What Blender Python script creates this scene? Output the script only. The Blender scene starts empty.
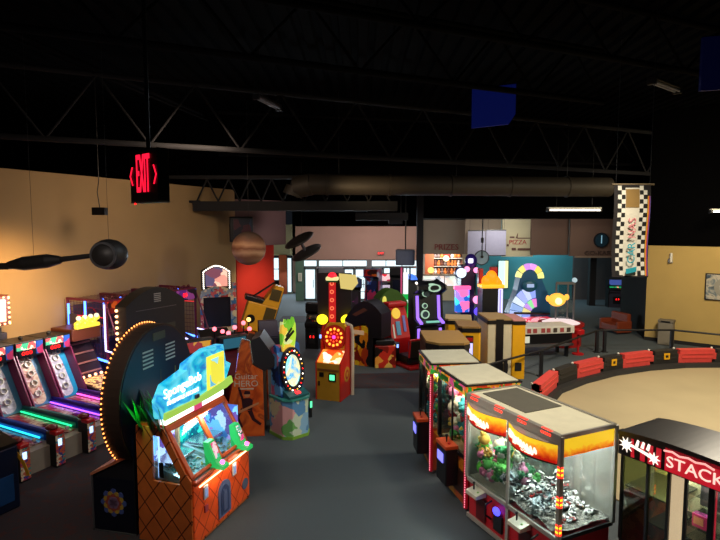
import bpy, bmesh, math, random
from mathutils import Matrix, Vector, Euler
random.seed(7)
C = bpy.context.scene.collection
PI = math.pi

# ------------------------------------------------------------------ materials
def lin(h):
    if isinstance(h, str):
        h = h.lstrip('#'); c = [int(h[i:i+2], 16)/255 for i in (0, 2, 4)]
    else: c = list(h)
    return tuple(((x/12.92) if x <= .04045 else ((x+.055)/1.055)**2.4) for x in c) + (1,)
MC = {}
def newmat(name):
    m = bpy.data.materials.new(name); m.use_nodes = True
    nt = m.node_tree; b = nt.nodes['Principled BSDF']
    return m, nt, b
def mat(name, col, rough=.5, metal=0, var=.12, scale=6, bump=0):
    """plain painted or plastic surface with a little procedural unevenness"""
    if name in MC: return MC[name]
    m, nt, b = newmat(name); c = lin(col)
    tc = nt.nodes.new('ShaderNodeTexCoord'); n = nt.nodes.new('ShaderNodeTexNoise')
    n.inputs['Scale'].default_value = scale; n.inputs['Detail'].default_value = 4
    nt.links.new(tc.outputs['Object'], n.inputs['Vector'])
    r = nt.nodes.new('ShaderNodeMix'); r.data_type = 'RGBA'
    r.inputs[6].default_value = tuple(x*(1-var) for x in c[:3])+(1,)
    r.inputs[7].default_value = tuple(min(1, x*(1+var)) for x in c[:3])+(1,)
    nt.links.new(n.outputs[0], r.inputs[0]); nt.links.new(r.outputs[2], b.inputs['Base Color'])
    b.inputs['Roughness'].default_value = rough; b.inputs['Metallic'].default_value = metal
    if bump:
        bp = nt.nodes.new('ShaderNodeBump'); bp.inputs['Strength'].default_value = bump; bp.inputs['Distance'].default_value = .01
        nt.links.new(n.outputs[0], bp.inputs['Height']); nt.links.new(bp.outputs[0], b.inputs['Normal'])
    MC[name] = m; return m
def glow(name, col, s=2.0):
    """something that gives off light"""
    if name in MC: return MC[name]
    m, nt, b = newmat(name); c = lin(col)
    b.inputs['Base Color'].default_value = tuple(x*.3 for x in c[:3])+(1,)
    b.inputs['Emission Color'].default_value = c; b.inputs['Emission Strength'].default_value = s
    MC[name] = m; return m
def art(name, cols, scale=5, emit=0, rough=.35, kind='cells', rand=1.0, stretch=(1, 1, 1)):
    """printed or backlit graphics: procedural patches of several colours"""
    if name in MC: return MC[name]
    m, nt, b = newmat(name)
    tc = nt.nodes.new('ShaderNodeTexCoord'); mp = nt.nodes.new('ShaderNodeMapping')
    mp.inputs['Scale'].default_value = stretch
    nt.links.new(tc.outputs['Object'], mp.inputs[0])
    if kind == 'cells':
        v = nt.nodes.new('ShaderNodeTexVoronoi'); v.inputs['Scale'].default_value = scale
        v.inputs['Randomness'].default_value = rand
        n = nt.nodes.new('ShaderNodeTexNoise'); n.inputs['Scale'].default_value = scale*.8
        mx = nt.nodes.new('ShaderNodeMix'); mx.data_type = 'RGBA'; mx.inputs[0].default_value = .25
        nt.links.new(mp.outputs[0], n.inputs['Vector']); nt.links.new(mp.outputs[0], mx.inputs[6])
        nt.links.new(n.outputs[1], mx.inputs[7]); nt.links.new(mx.outputs[2], v.inputs['Vector'])
        sp = nt.nodes.new('ShaderNodeSeparateColor'); nt.links.new(v.outputs['Color'], sp.inputs[0]); out = sp.outputs[0]
    else:
        n = nt.nodes.new('ShaderNodeTexNoise'); n.inputs['Scale'].default_value = scale; n.inputs['Detail'].default_value = 3
        n.inputs['Distortion'].default_value = 1.2
        nt.links.new(mp.outputs[0], n.inputs['Vector'])
        mr = nt.nodes.new('ShaderNodeMapRange'); mr.inputs[1].default_value = .3; mr.inputs[2].default_value = .7
        nt.links.new(n.outputs[0], mr.inputs[0]); out = mr.outputs[0]
    cr = nt.nodes.new('ShaderNodeValToRGB'); cr.color_ramp.interpolation = 'CONSTANT' if kind == 'cells' else 'LINEAR'
    e = cr.color_ramp.elements
    while len(e) < len(cols): e.new(.5)
    for i, c in enumerate(cols):
        e[i].position = i/len(cols) if kind == 'cells' else i/(len(cols)-1); e[i].color = lin(c)
    nt.links.new(out, cr.inputs[0]); nt.links.new(cr.outputs[0], b.inputs['Base Color'])
    b.inputs['Roughness'].default_value = rough
    if emit:
        nt.links.new(cr.outputs[0], b.inputs['Emission Color']); b.inputs['Emission Strength'].default_value = emit
    MC[name] = m; return m
def lattice(name, base, line, scale=6, emit=0):
    """crossed diagonal lines on a plain colour (pineapple skin)"""
    if name in MC: return MC[name]
    m, nt, b = newmat(name)
    tc = nt.nodes.new('ShaderNodeTexCoord'); sx = nt.nodes.new('ShaderNodeSeparateXYZ')
    nt.links.new(tc.outputs['Object'], sx.inputs[0])
    def M(op, a, bb):
        k = nt.nodes.new('ShaderNodeMath'); k.operation = op
        for i, q in enumerate((a, bb)):
            if q is None: continue
            if isinstance(q, (int, float)): k.inputs[i].default_value = q
            else: nt.links.new(q, k.inputs[i])
        return k.outputs[0]
    h = M('ADD', sx.outputs[0], sx.outputs[1])
    lo = []
    for s in (1, -1):
        t = M('ADD', M('MULTIPLY', h, s*1.25), sx.outputs[2])
        f = M('FRACT', M('MULTIPLY', t, scale), None)
        lo.append(M('LESS_THAN', f, .07))
    k = M('MAXIMUM', lo[0], lo[1])
    n = nt.nodes.new('ShaderNodeTexNoise'); n.inputs['Scale'].default_value = 5
    nt.links.new(tc.outputs['Object'], n.inputs['Vector'])
    m0 = nt.nodes.new('ShaderNodeMix'); m0.data_type = 'RGBA'; c = lin(base)
    m0.inputs[6].default_value = tuple(x*.75 for x in c[:3])+(1,); m0.inputs[7].default_value = tuple(min(1, x*1.3) for x in c[:3])+(1,)
    nt.links.new(n.outputs[0], m0.inputs[0])
    mx = nt.nodes.new('ShaderNodeMix'); mx.data_type = 'RGBA'
    nt.links.new(k, mx.inputs[0]); nt.links.new(m0.outputs[2], mx.inputs[6]); mx.inputs[7].default_value = lin(line)
    nt.links.new(mx.outputs[2], b.inputs['Base Color']); b.inputs['Roughness'].default_value = .4
    if emit:
        nt.links.new(mx.outputs[2], b.inputs['Emission Color']); b.inputs['Emission Strength'].default_value = emit
    MC[name] = m; return m
def pane(name='glass', tint='#dfe8ea', refl=.06):
    if name in MC: return MC[name]
    m = bpy.data.materials.new(name); m.use_nodes = True; nt = m.node_tree; nt.nodes.clear()
    o = nt.nodes.new('ShaderNodeOutputMaterial'); t = nt.nodes.new('ShaderNodeBsdfTransparent'); g = nt.nodes.new('ShaderNodeBsdfGlossy')
    g.inputs['Roughness'].default_value = .03; t.inputs[0].default_value = lin(tint)
    x = nt.nodes.new('ShaderNodeMixShader'); x.inputs[0].default_value = refl
    nt.links.new(t.outputs[0], x.inputs[1]); nt.links.new(g.outputs[0], x.inputs[2]); nt.links.new(x.outputs[0], o.inputs[0])
    MC[name] = m; return m

BLK = mat('black_plastic', '#0d0d10', .4); BLK2 = mat('matte_black', '#131316', .8); DGR = mat('dark_grey_metal', '#2a2b2e', .45, .3)
GRY = mat('grey_metal', '#77777a', .35, .6); CHR = mat('chrome', '#b8babd', .18, .9); WHT = mat('white_plastic', '#d8d6cc', .5)
CREAM = mat('cream_laminate', '#ddd8be', .55); RED = mat('red_plastic', '#b4161c', .4); YEL = mat('yellow_laminate', '#dfa412', .45)
BRN = mat('tan_board', '#a27c40', .7); ORG = mat('orange_plastic', '#c8491a', .45); GLS = pane(); NAVY = mat('navy_panel', '#0f1c36', .4)
BULB = glow('warm_bulb', '#ffb37a', 5); WBULB = glow('white_bulb', '#fff3e0', 5); RLED = glow('red_led', '#ff1818', 3.2); RDIG = glow('red_digit', '#ff1a14', 3); REXIT = glow('exit_red', '#ff1636', 1.7)
NBLUE = glow('blue_neon', '#4a7dff', 5); NCYAN = glow('cyan_neon', '#25b9e8', 2.6); NGRN = glow('green_neon', '#25e08a', 2.2)
NPUR = glow('purple_neon', '#a04dff', 3); NPINK = glow('pink_neon', '#ff4fc4', 3); NWHITE = glow('white_tube', '#f2f4ff', 4)
SCR = glow('blue_screen', '#7d9cff', 2.5); SCRC = glow('cyan_screen', '#7feaf0', 1.6); NRED = glow('red_neon', '#ff2a3a', 1.2)

# ------------------------------------------------------------------ mesh builder
class MB:
    def __init__(s): s.v = []; s.f = []; s.mi = []; s.sm = []; s.mats = []
    def add(s, vs, fs, m, smooth=False, M=None):
        if m not in s.mats: s.mats.append(m)
        k = s.mats.index(m); o = len(s.v)
        for p in vs:
            p = Vector(p)
            s.v.append(tuple(M @ p) if M is not None else tuple(p))
        for f in fs: s.f.append([i+o for i in f]); s.mi.append(k); s.sm.append(smooth)
        return s
    def bm(s, b, m, smooth=False, M=None):
        b.verts.index_update()
        s.add([v.co.copy() for v in b.verts], [[v.index for v in f.verts] for f in b.faces], m, smooth, M); b.free(); return s
    def box(s, x0, x1, y0, y1, z0, z1, m, bev=0, M=None):
        b = bmesh.new(); bmesh.ops.create_cube(b, size=1)
        for v in b.verts: v.co = Vector(((x0+x1)/2+v.co.x*(x1-x0), (y0+y1)/2+v.co.y*(y1-y0), (z0+z1)/2+v.co.z*(z1-z0)))
        if bev: bmesh.ops.bevel(b, geom=b.edges[:], offset=min(bev, .45*min(abs(x1-x0), abs(y1-y0), abs(z1-z0))), segments=2, affect='EDGES', profile=.5)
        return s.bm(b, m, False, M)
    def cb(s, c, d, m, bev=0, M=None):
        return s.box(c[0]-d[0]/2, c[0]+d[0]/2, c[1]-d[1]/2, c[1]+d[1]/2, c[2]-d[2]/2, c[2]+d[2]/2, m, bev, M)
    def cyl(s, p0, p1, r, m, n=14, r2=None, M=None):
        p0 = Vector(p0); p1 = Vector(p1); d = p1-p0; L = d.length
        if L < 1e-6: return s
        r2 = r if r2 is None else r2
        q = Matrix.Translation(p0) @ d.to_track_quat('Z', 'Y').to_matrix().to_4x4()
        if M is not None: q = M @ q
        vs = [(r*math.cos(2*PI*i/n), r*math.sin(2*PI*i/n), 0) for i in range(n)]+[(r2*math.cos(2*PI*i/n), r2*math.sin(2*PI*i/n), L) for i in range(n)]
        s.add(vs, [[i, (i+1) % n, n+(i+1) % n, n+i] for i in range(n)], m, True, q)
        s.add(vs, [list(range(n))[::-1], list(range(n, 2*n))], m, False, q)
        return s
    def tube(s, pts, r, m, n=8, closed=False):
        k = len(pts)
        for i in range(k if closed else k-1): s.cyl(pts[i], pts[(i+1) % k], r, m, n)
        for p in pts[(0 if closed else 1):(k if closed else -1)]: s.sph(p, r, m, 8, 5)
        return s
    def sph(s, c, r, m, u=14, v=8, sc=(1, 1, 1), M=None):
        b = bmesh.new(); bmesh.ops.create_uvsphere(b, u_segments=u, v_segments=v, radius=r)
        for w in b.verts: w.co = Vector((w.co.x*sc[0]+c[0], w.co.y*sc[1]+c[1], w.co.z*sc[2]+c[2]))
        return s.bm(b, m, True, M)
    def prism(s, poly, ax, a0, a1, m, M=None, smooth=False):
        n = len(poly)
        f = {'x': lambda p, a: (a, p[0], p[1]), 'y': lambda p, a: (p[0], a, p[1]), 'z': lambda p, a: (p[0], p[1], a)}[ax]
        vs = [f(p, a0) for p in poly]+[f(p, a1) for p in poly]
        s.add(vs, [list(range(n))[::-1], list(range(n, 2*n))], m, False, M)
        s.add(vs, [[i, (i+1) % n, n+(i+1) % n, n+i] for i in range(n)], m, smooth, M)
        return s
    def ring(s, c, r0, r1, ax, a0, a1, m, n=40, M=None, t0=0, t1=2*PI, ez=1):
        """annulus (or an arc of one) with thickness; axis 'y' lies in the xz plane, 'x' in the yz plane"""
        full = abs(t1-t0-2*PI) < 1e-6; k = n if full else n+1
        def pt(r, t, a):
            u = c[0]+r*math.cos(t); v = c[1]+r*ez*math.sin(t)
            return {'y': (u, a, v), 'x': (a, u, v), 'z': (u, v, a)}[ax]
        vs = []
        for i in range(k):
            t = t0+(t1-t0)*i/n
            vs += [pt(r0, t, a0), pt(r1, t, a0), pt(r1, t, a1), pt(r0, t, a1)]
        fs = []
        for i in range(n):
            a = 4*i; b = 4*((i+1) % k)
            for j in range(4): fs.append([a+j, a+(j+1) % 4, b+(j+1) % 4, b+j])
        if not full: fs += [[0, 1, 2, 3], [4*n, 4*n+1, 4*n+2, 4*n+3]]
        return s.add(vs, fs, m, False, M)
    def text(s, body, size, p, m, M=None, rx=90, rz=0, ry=0, depth=.006, sx=1, align='CENTER', shear=0):
        cu = bpy.data.curves.new('t', 'FONT'); cu.body = body; cu.size = size; cu.extrude = depth; cu.align_x = align; cu.align_y = 'CENTER'; cu.shear = shear
        cu.resolution_u = 3
        o = bpy.data.objects.new('t', cu); C.objects.link(o); dg = bpy.context.evaluated_depsgraph_get()
        me = bpy.data.meshes.new_from_object(o.evaluated_get(dg))
        q = Matrix.Translation(Vector(p)) @ Euler((math.radians(rx), math.radians(ry), math.radians(rz))).to_matrix().to_4x4() @ Matrix.Diagonal((sx, 1, 1, 1))
        if M is not None: q = M @ q
        s.add([v.co.copy() for v in me.vertices], [list(f.vertices) for f in me.polygons], m, False, q)
        bpy.data.objects.remove(o); bpy.data.curves.remove(cu); bpy.data.meshes.remove(me)
        return s
    def build(s, name, parent=None, label=None, loc=None):
        me = bpy.data.meshes.new(name); me.from_pydata(s.v, [], s.f)
        for m in s.mats: me.materials.append(m)
        me.polygons.foreach_set('material_index', s.mi); me.polygons.foreach_set('use_smooth', s.sm)
        b = bmesh.new(); b.from_mesh(me); bmesh.ops.recalc_face_normals(b, faces=b.faces[:]); b.to_mesh(me); b.free()
        me.update()
        o = bpy.data.objects.new(name, me); C.objects.link(o)
        if parent: o.parent = parent
        if label: o['label'] = label
        if loc: o.location = loc
        return o
def tag(o, label, cat, group=None):
    o['label'] = label; o['category'] = cat
    if group: o['group'] = group
    return o
def thing(name, label, cat, x, y, z=0, rot=0, group=None):
    o = bpy.data.objects.new(name, None); o.empty_display_size = .1; C.objects.link(o)
    o.location = (x, y, z); o.rotation_euler = (0, 0, math.radians(rot))
    return tag(o, label, cat, group)
def struct(o): o['kind'] = 'structure'; return o
def base_origin(o):
    """put a one-mesh thing's origin at the middle of its base"""
    me = o.data; xs = [v.co for v in me.vertices]
    c = Vector(((min(v.x for v in xs)+max(v.x for v in xs))/2, (min(v.y for v in xs)+max(v.y for v in xs))/2, min(v.z for v in xs)))
    for v in me.vertices: v.co -= c
    o.location = o.location+c; return o
def dup(root, loc=None, label=None, rot=None):
    r = root.copy(); C.objects.link(r)
    if loc is not None: r.location = loc
    if rot is not None: r.rotation_euler = rot
    if label: r['label'] = label
    for ch in list(root.children):
        c = ch.copy(); C.objects.link(c); c.parent = r
        for g in ch.children:
            d = g.copy(); C.objects.link(d); d.parent = c
    return r
def rotz(a, o=(0, 0, 0)): return Matrix.Translation(Vector(o)) @ Matrix.Rotation(a, 4, 'Z')
def rotx(a, o=(0, 0, 0)): return Matrix.Translation(Vector(o)) @ Matrix.Rotation(a, 4, 'X')
def roty(a, o=(0, 0, 0)): return Matrix.Translation(Vector(o)) @ Matrix.Rotation(a, 4, 'Y')

# ------------------------------------------------------------------ camera, world, view
cam = bpy.data.cameras.new('camera'); cam.lens = 27.0; cam.sensor_width = 36; cam.clip_end = 200
co = bpy.data.objects.new('camera', cam); C.objects.link(co); co.location = (0, 0, 4.6); co.rotation_euler = (math.radians(90-4.8), 0, 0)
sc = bpy.context.scene; sc.camera = co
w = bpy.data.worlds.new('world'); sc.world = w; w.use_nodes = True
w.node_tree.nodes['Background'].inputs[0].default_value = (.5, .6, .8, 1); w.node_tree.nodes['Background'].inputs[1].default_value = .012
sc.view_settings.view_transform = 'Standard'; sc.view_settings.look = 'None'; sc.view_settings.gamma = 1; sc.view_settings.exposure = 0
sc.view_settings.use_curve_mapping = False
def lamp(name, kind, loc, e, col, size=1, tgt=None, spot=90, blend=.6, sy=None):
    l = bpy.data.lights.new(name, kind); l.energy = e; l.color = col
    if kind == 'AREA':
        l.size = size
        if sy: l.shape = 'RECTANGLE'; l.size_y = sy
    elif kind == 'SPOT': l.spot_size = math.radians(spot); l.spot_blend = blend; l.shadow_soft_size = size
    else: l.shadow_soft_size = size
    o = bpy.data.objects.new(name, l); C.objects.link(o); o.location = loc
    if tgt: o.rotation_euler = (Vector(tgt)-Vector(loc)).to_track_quat('-Z', 'Y').to_euler()
    return o
# ================================================================== THE SETTING
def carpet(name, c1, c2, c3, thr):
    m, nt, b = newmat(name)
    tc = nt.nodes.new('ShaderNodeTexCoord')
    n = nt.nodes.new('ShaderNodeTexNoise'); n.inputs['Scale'].default_value = 60; n.inputs['Detail'].default_value = 3
    n2 = nt.nodes.new('ShaderNodeTexNoise'); n2.inputs['Scale'].default_value = 3.5; n2.inputs['Detail'].default_value = 5; n2.inputs['Distortion'].default_value = 2
    for k in (n, n2): nt.links.new(tc.outputs['Object'], k.inputs['Vector'])
    m1 = nt.nodes.new('ShaderNodeMix'); m1.data_type = 'RGBA'; m1.inputs[6].default_value = lin(c1); m1.inputs[7].default_value = lin(c2)
    nt.links.new(n.outputs[0], m1.inputs[0])
    r = nt.nodes.new('ShaderNodeMapRange'); r.inputs[1].default_value = thr; r.inputs[2].default_value = thr+.06
    nt.links.new(n2.outputs[0], r.inputs[0])
    m2 = nt.nodes.new('ShaderNodeMix'); m2.data_type = 'RGBA'; m2.inputs[7].default_value = lin(c3)
    nt.links.new(r.outputs[0], m2.inputs[0]); nt.links.new(m1.outputs[2], m2.inputs[6]); nt.links.new(m2.outputs[2], b.inputs['Base Color'])
    b.inputs['Roughness'].default_value = .95
    bp = nt.nodes.new('ShaderNodeBump'); bp.inputs['Strength'].default_value = .3; bp.inputs['Distance'].default_value = .004
    nt.links.new(n.outputs[0], bp.inputs['Height']); nt.links.new(bp.outputs[0], b.inputs['Normal'])
    return m
CARP = carpet('slate_carpet', '#3d454a', '#515b60', '#485056', .7)
CARM = carpet('maroon_patterned_carpet', '#262127', '#352c31', '#41201f', .55)
struct(MB().box(-16, 24, -4, 48, -.2, 0, CARP).build('floor'))
# patterned carpet inlays
struct(MB().prism([(-14, 2), (-3.1, 2), (-2.2, 6.9), (-4.4, 9.5), (-4.6, 12), (-4.2, 19.5), (-11, 20)], 'z', 0, .004, CARM).build('trim_1'))
struct(MB().prism([(-.2, 14.9), (3.2, 14.9), (3.4, 16.6), (-.2, 16.4)], 'z', 0, .004, CARM).build('trim_2'))
struct(MB().prism([(-3.9, 25.2), (3.0, 25.2), (3.0, 27.0), (-3.9, 27.0)], 'z', 0, .004, CARM).build('trim_3'))
# smooth concrete of the go-kart track
TRK = mat('track_concrete', '#a99a78', .7, var=.13, scale=.8, bump=.05)
kerb_pts = [(4.0, 9.3), (3.85, 10.4), (3.9, 11.8), (4.4, 13.4), (5.2, 14.65), (6.3, 15.6), (7.6, 16.45), (9.0, 17.05), (10.4, 17.4), (11.9, 17.45), (13.4, 17.1)]
trk = kerb_pts+[(17, 16.3), (20, 14), (20, 2), (5.6, 2), (5.4, 6.5)]
struct(MB().prism(trk, 'z', 0, .02, TRK).build('trim_4'))
# warm plastered wall behind the lanes
def wallmat(name, col, **k): return mat(name, col, .85, var=.1, scale=1.2, bump=.04, **k)
WLEFT = wallmat('tan_plaster', '#a88c62'); WYEL = wallmat('yellow_plaster', '#b59a5c'); WRED = wallmat('red_wall_paint', '#b8240f')
WBACK = wallmat('dusty_brown_paint', '#8f7468'); WCRM = wallmat('cream_paint', '#b9b294'); WBRN = wallmat('brown_paint', '#5a463c'); WTEAL = wallmat('teal_paint', '#3f7f86')
def wallseg(name, a, b, z0, z1, m, t=.2, side=1):
    d = Vector((b[0]-a[0], b[1]-a[1], 0)); L = d.length; ang = math.atan2(d.y, d.x)
    return struct(MB().box(0, L, 0, t*side, z0, z1, m, M=rotz(ang, (a[0], a[1], 0))).build(name))
wallseg('wall_left', (-14.1, .85), (-4.9, 21.25), 0, 5.95, WLEFT, .2, 1)
wallseg('baseboard_left', (-14.05, .85), (-4.88, 21.2), 0, .12, BLK2, .03, -1)
wallseg('wall_red', (-4.88, 21.3), (-3.72, 23.3), 0, 3.75, WRED, .2, 1)
wallseg('wall_bulkhead', (-4.9, 21.25), (-3.18, 23.2), 3.75, 5.6, wallmat('plum_paint', '#6a5250'), .25, 1)
wallseg('wall_corridor', (-3.9, 23.5), (-6.35, 36), 0, 4.6, WCRM, .2, 1)
# far wall with the entrance
struct(MB().box(-3.9, 3.55, 32.6, 32.85, 2.5, 6.4, WBACK).build('wall_entrance_upper'))
struct(MB().box(-7, -3.9, 36, 36.2, 2.55, 4.6, WCRM).box(-7, -5.97, 36, 36.2, 0, 2.6, WCRM).box(-5.97, -4, 36, 36.2, 0, .1, WCRM).build('wall_vestibule'))
struct(MB().box(-4.5, -.8, 36, 36.2, 0, 4.6, WBACK).build('wall_vestibule_right'))
BRK = mat('brick_orange', '#a04a2c', .9, var=.3, scale=12)
struct(MB().box(-5.38, -4.86, 35.7, 35.95, 0, 2.6, BRK).build('wall_brick'))
DAY = glow('daylit_glass', '#d4eaf2', 1.4); DAYD = glow('daylit_glass_dim', '#9fc0cc', .8)
ALU = mat('aluminium_frame', '#5f6a6e', .4, .5); GRN = mat('green_grey_paint', '#4a6a5c', .7)
def window(name, x0, x1, z0, z1, y, nx, nz, glass=DAY, fr=ALU, fw=.05):
    o = struct(MB().box(x0, x1, y+.03, y+.05, z0, z1, glass).build(name))
    m = MB()
    for i in range(nx+1):
        x = x0+(x1-x0)*i/nx; m.box(x-fw/2, x+fw/2, y-.03, y+.06, z0, z1, fr)
    for j in range(nz+1):
        z = z0+(z1-z0)*j/nz; m.box(x0, x1, y-.02, y+.055, z-fw/2, z+fw/2, fr)
    m.build('window_frame', o); return o
window('window_1', -5.95, -5.4, .9, 2.4, 35.9, 1, 2)
window('window_2', -4.84, -4.55, .1, 2.4, 35.8, 1, 1)
window('window_3', -3.4, -2.6, 2.08, 2.46, 32.55, 1, 1)
window('window_4', -2.5, .42, 2.08, 2.46, 32.55, 2, 1)
window('window_5', .6, 3.5, 2.08, 2.46, 32.55, 3, 1)
def door(name, x0, x1, y, bars, glass=DAY):
    o = struct(MB().box(x0, x1, y+.02, y+.04, .1, 1.98, glass).build(name))
    m = MB()
    for x in (x0+.03, x1-.03): m.box(x-.04, x+.04, y-.03, y+.07, 0, 2.03, ALU, .005)
    for z in [.06, 1.97]: m.box(x0, x1, y-.03, y+.07, z-.07, z+.07, ALU)
    for z in bars: m.box(x0, x1, y-.02, y+.06, z-.02, z+.02, ALU)
    m.build('door_frame', o)
    MB().cyl((x1-.16, y-.08, .8), (x1-.16, y-.08, 1.3), .02, CHR).cyl((x1-.16, y-.08, .85), (x1-.16, y, .85), .012, CHR).cyl((x1-.16, y-.08, 1.25), (x1-.16, y, 1.25), .012, CHR).build('door_handle', o)
door('door_1', -3.36, -2.66, 32.5, [])
struct(MB().box(-2.62, -1.0, 32.5, 32.7, 0, 2.03, mat('grey_door_panel', '#55575c', .6)).box(-2.6, .4, 32.47, 32.5, 1.98, 2.06, mat('pale_header', '#7e8086', .6)).build('wall_entrance_panel'))
door('door_2', -.98, -.36, 32.5, [.55, 1.0, 1.45])
door('door_3', -.32, .36, 32.5, [.55, 1.0, 1.45])
struct(MB().box(.4, .72, 32.45, 32.7, 0, 2.5, mat('grey_door_panel', '#55575c', .6)).box(-3.9, -3.4, 32.5, 32.8, 0, 2.5, GRN).box(-2.6, -2.5, 32.5, 32.7, 0, 2.5, ALU).build('wall_door_mullion'))
door('door_4', .76, 1.4, 32.5, [.55, 1.0, 1.45])
window('window_6', 1.44, 3.5, .1, 2.0, 32.5, 3, 4)
MB_notice = base_origin(MB().box(-3.72, -3.5, 32.37, 32.395, 1.2, 1.7, WHT).box(-3.68, -3.54, 32.36, 32.37, 1.25, 1.65, mat('paper', '#b8bcae', .8)).build('notice'))
tag(MB_notice, 'small white framed notice on the green pillar beside the glass door', 'notice')
# black steel column
struct(MB().box(2.52, 2.8, 23.9, 24.15, 0, 6.2, BLK2).build('trim_5'))
# wall over the prize counter, with its opening
struct(MB().box(3.55, 6.75, 34, 34.25, 2.75, 6.4, wallmat('olive_brown_paint', '#7f7262')).build('wall_prizes_upper'))
struct(MB().box(3.55, 4.1, 34.05, 34.2, 0, 2.75, wallmat('pale_jamb', '#c9c0b0')).box(6.5, 6.85, 34.05, 34.2, 0, 2.75, WCRM).build('wall_prizes_sides'))
struct(MB().box(3.6, 5.0, 36.5, 36.7, 0, 3.2, wallmat('salmon_paint', '#d0704c')).box(5.0, 7.2, 37.5, 37.7, 0, 3.2, WCRM).build('wall_prizes_back'))
struct(MB().box(5.9, 7.9, 30.3, 30.4, 2.95, 6.4, wallmat('olive_brown_paint', '#7f7262')).build('wall_board_backing'))
p = base_origin(MB().text('PRIZES', .52, (5.43, 33.97, 3.18), mat('dark_red_letters', '#6a1e1c', .5), sx=1.0, depth=.03).build('wall_lettering'))
tag(p, 'dark red PRIZES lettering on the brown wall above the prize counter', 'sign')
# cream sign wall, brown walls, teal room beyond
struct(MB().box(7.9, 9.62, 30.0, 30.2, 2.83, 6.4, WCRM).build('wall_sign_panel'))
struct(MB().box(9.32, 11.35, 29.4, 29.6, 2.95, 6.4, WBRN).build('wall_brown'))
struct(MB().box(11.28, 14.6, 29.0, 29.2, 2.92, 6.4, wallmat('brown_paint_b', '#5f4c42')).box(14.3, 14.6, 29.0, 29.2, 0, 2.92, WBRN).build('wall_clock_side'))
struct(MB().box(11.55, 14.5, 28.93, 29.05, 2.83, 2.92, mat('lintel', '#7a6a5c', .7)).build('trim_6'))
struct(MB().box(7.2, 13.2, 33.2, 33.4, 0, 5, WTEAL).build('wall_teal'))
struct(MB().box(13.1, 17, 33.0, 33.18, 0, 5, wallmat('dim_grey_paint', '#4a4342')).build('wall_dim_passage'))
struct(MB().box(13.05, 13.4, 30.5, 30.8, 0, 6, BLK2).build('trim_7'))
pz = thing('lit_panel', 'narrow glowing pale yellow and white panel in the teal room', 'lit panel', 8.75, 32.9, .7)
MB().box(-.33, .33, -.04, .04, 0, 1.75, DGR, .01).build('frame', pz); MB().box(-.29, .1, -.05, -.04, .04, 1.7, glow('pale_cyan_light', '#c6fbf2', 1.3)).box(.1, .29, -.05, -.04, .04, 1.7, glow('pale_yellow_light', '#ffffa8', 1.2)).build('glow_face', pz)
sg = thing('wall_sign', 'dark red and brown lettered sign on the cream wall panel right of the grey boards', 'sign', 8.75, 29.97, 3.0)
MB().text('PIZZA', .36, (0, 0, .62), mat('red_letters', '#9c2a2c', .5), depth=.02).build('lettering', sg)
ms = mat('brown_letters', '#5c3832', .5)
MB().box(-.05, .8, -.03, 0, .83, .88, ms).box(-.45, -.2, -.03, 0, .86, .95, ms).box(-.33, -.1, -.03, 0, .18, .32, ms).box(0, .8, -.03, 0, .18, .3, ms).prism([(-.12, .85), (-.03, .85), (.0, 1.12), (-.03, 1.12)], 'y', -.03, 0, ms).box(-.62, -.5, -.03, 0, .4, .52, ms).build('underline', sg)
gk = base_origin(MB().text('GO-KARTS', .3, (12.95, 28.97, 3.08), mat('faint_letters', '#3c2c28', .6), sx=1.25, depth=.02).build('wall_lettering'))
tag(gk, 'faint dark lettering under the round dark clock on the brown wall', 'sign')
ck = thing('wall_clock', 'round dark blue wall clock with one pale upright hand on the brown wall', 'clock', 12.9, 28.95, 3.35)
MB().cyl((0, 0, .42), (0, -.08, .42), .4, mat('clock_rim', '#101820', .4), 28).build('rim', ck); MB().cyl((0, -.08, .42), (0, -.09, .42), .34, mat('clock_face', '#1c3646', .3), 28).build('clock_face', ck)
MB().box(-.03, .02, -.1, -.09, .25, .68, glow('clock_hand', '#8fc4dc', .6)).build('hand', ck)
for i, (x0, x1) in enumerate(((5.75, 6.68), (6.72, 7.78))):
    b = thing('hanging_board', ['grey blue projection board on the wall right of the PRIZES lettering', 'grey board right of the hanging cable, left of the cream sign wall'][i], 'board', (x0+x1)/2, 28.8, 2.95+.03*i, group='grey boards over the prize counter')
    wd = (x1-x0)/2
    MB().box(-wd, wd, 0, .03, 0, 1.3, mat('board_face', '#85849a', .7)).build('board_face', b)
    MB().box(-wd, wd, -.01, .04, 1.3, 1.36, DGR).build('top_rail', b); MB().box(-wd, wd, -.01, .04, -.05, 0, DGR).build('bottom_rail', b)
    MB().cyl((-wd+.1, .02, 1.36), (-wd+.1, .02, 3.4), .008, BLK).cyl((wd-.1, .02, 1.36), (wd-.1, .02, 3.4), .008, BLK).build('cord', b)
# yellow wall on the right and black above it
wallseg('wall_right_yellow', (11.4, 21.35), (17.0, 16.75), 0, 3.78, WYEL, .22, 1)
wallseg('baseboard_right', (11.4, 21.33), (17.0, 16.73), 0, .14, BLK2, .03, -1)
wallseg('wall_right_return', (11.52, 21.55), (12.9, 26.5), 0, 3.78, mat('black_paint', '#0b0a0b', .9), .2, -1)
wallseg('wall_right_upper', (11.45, 21.5), (17.1, 16.9), 3.78, 9, mat('black_paint_b', '#030304', .98), .2, 1)
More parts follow.
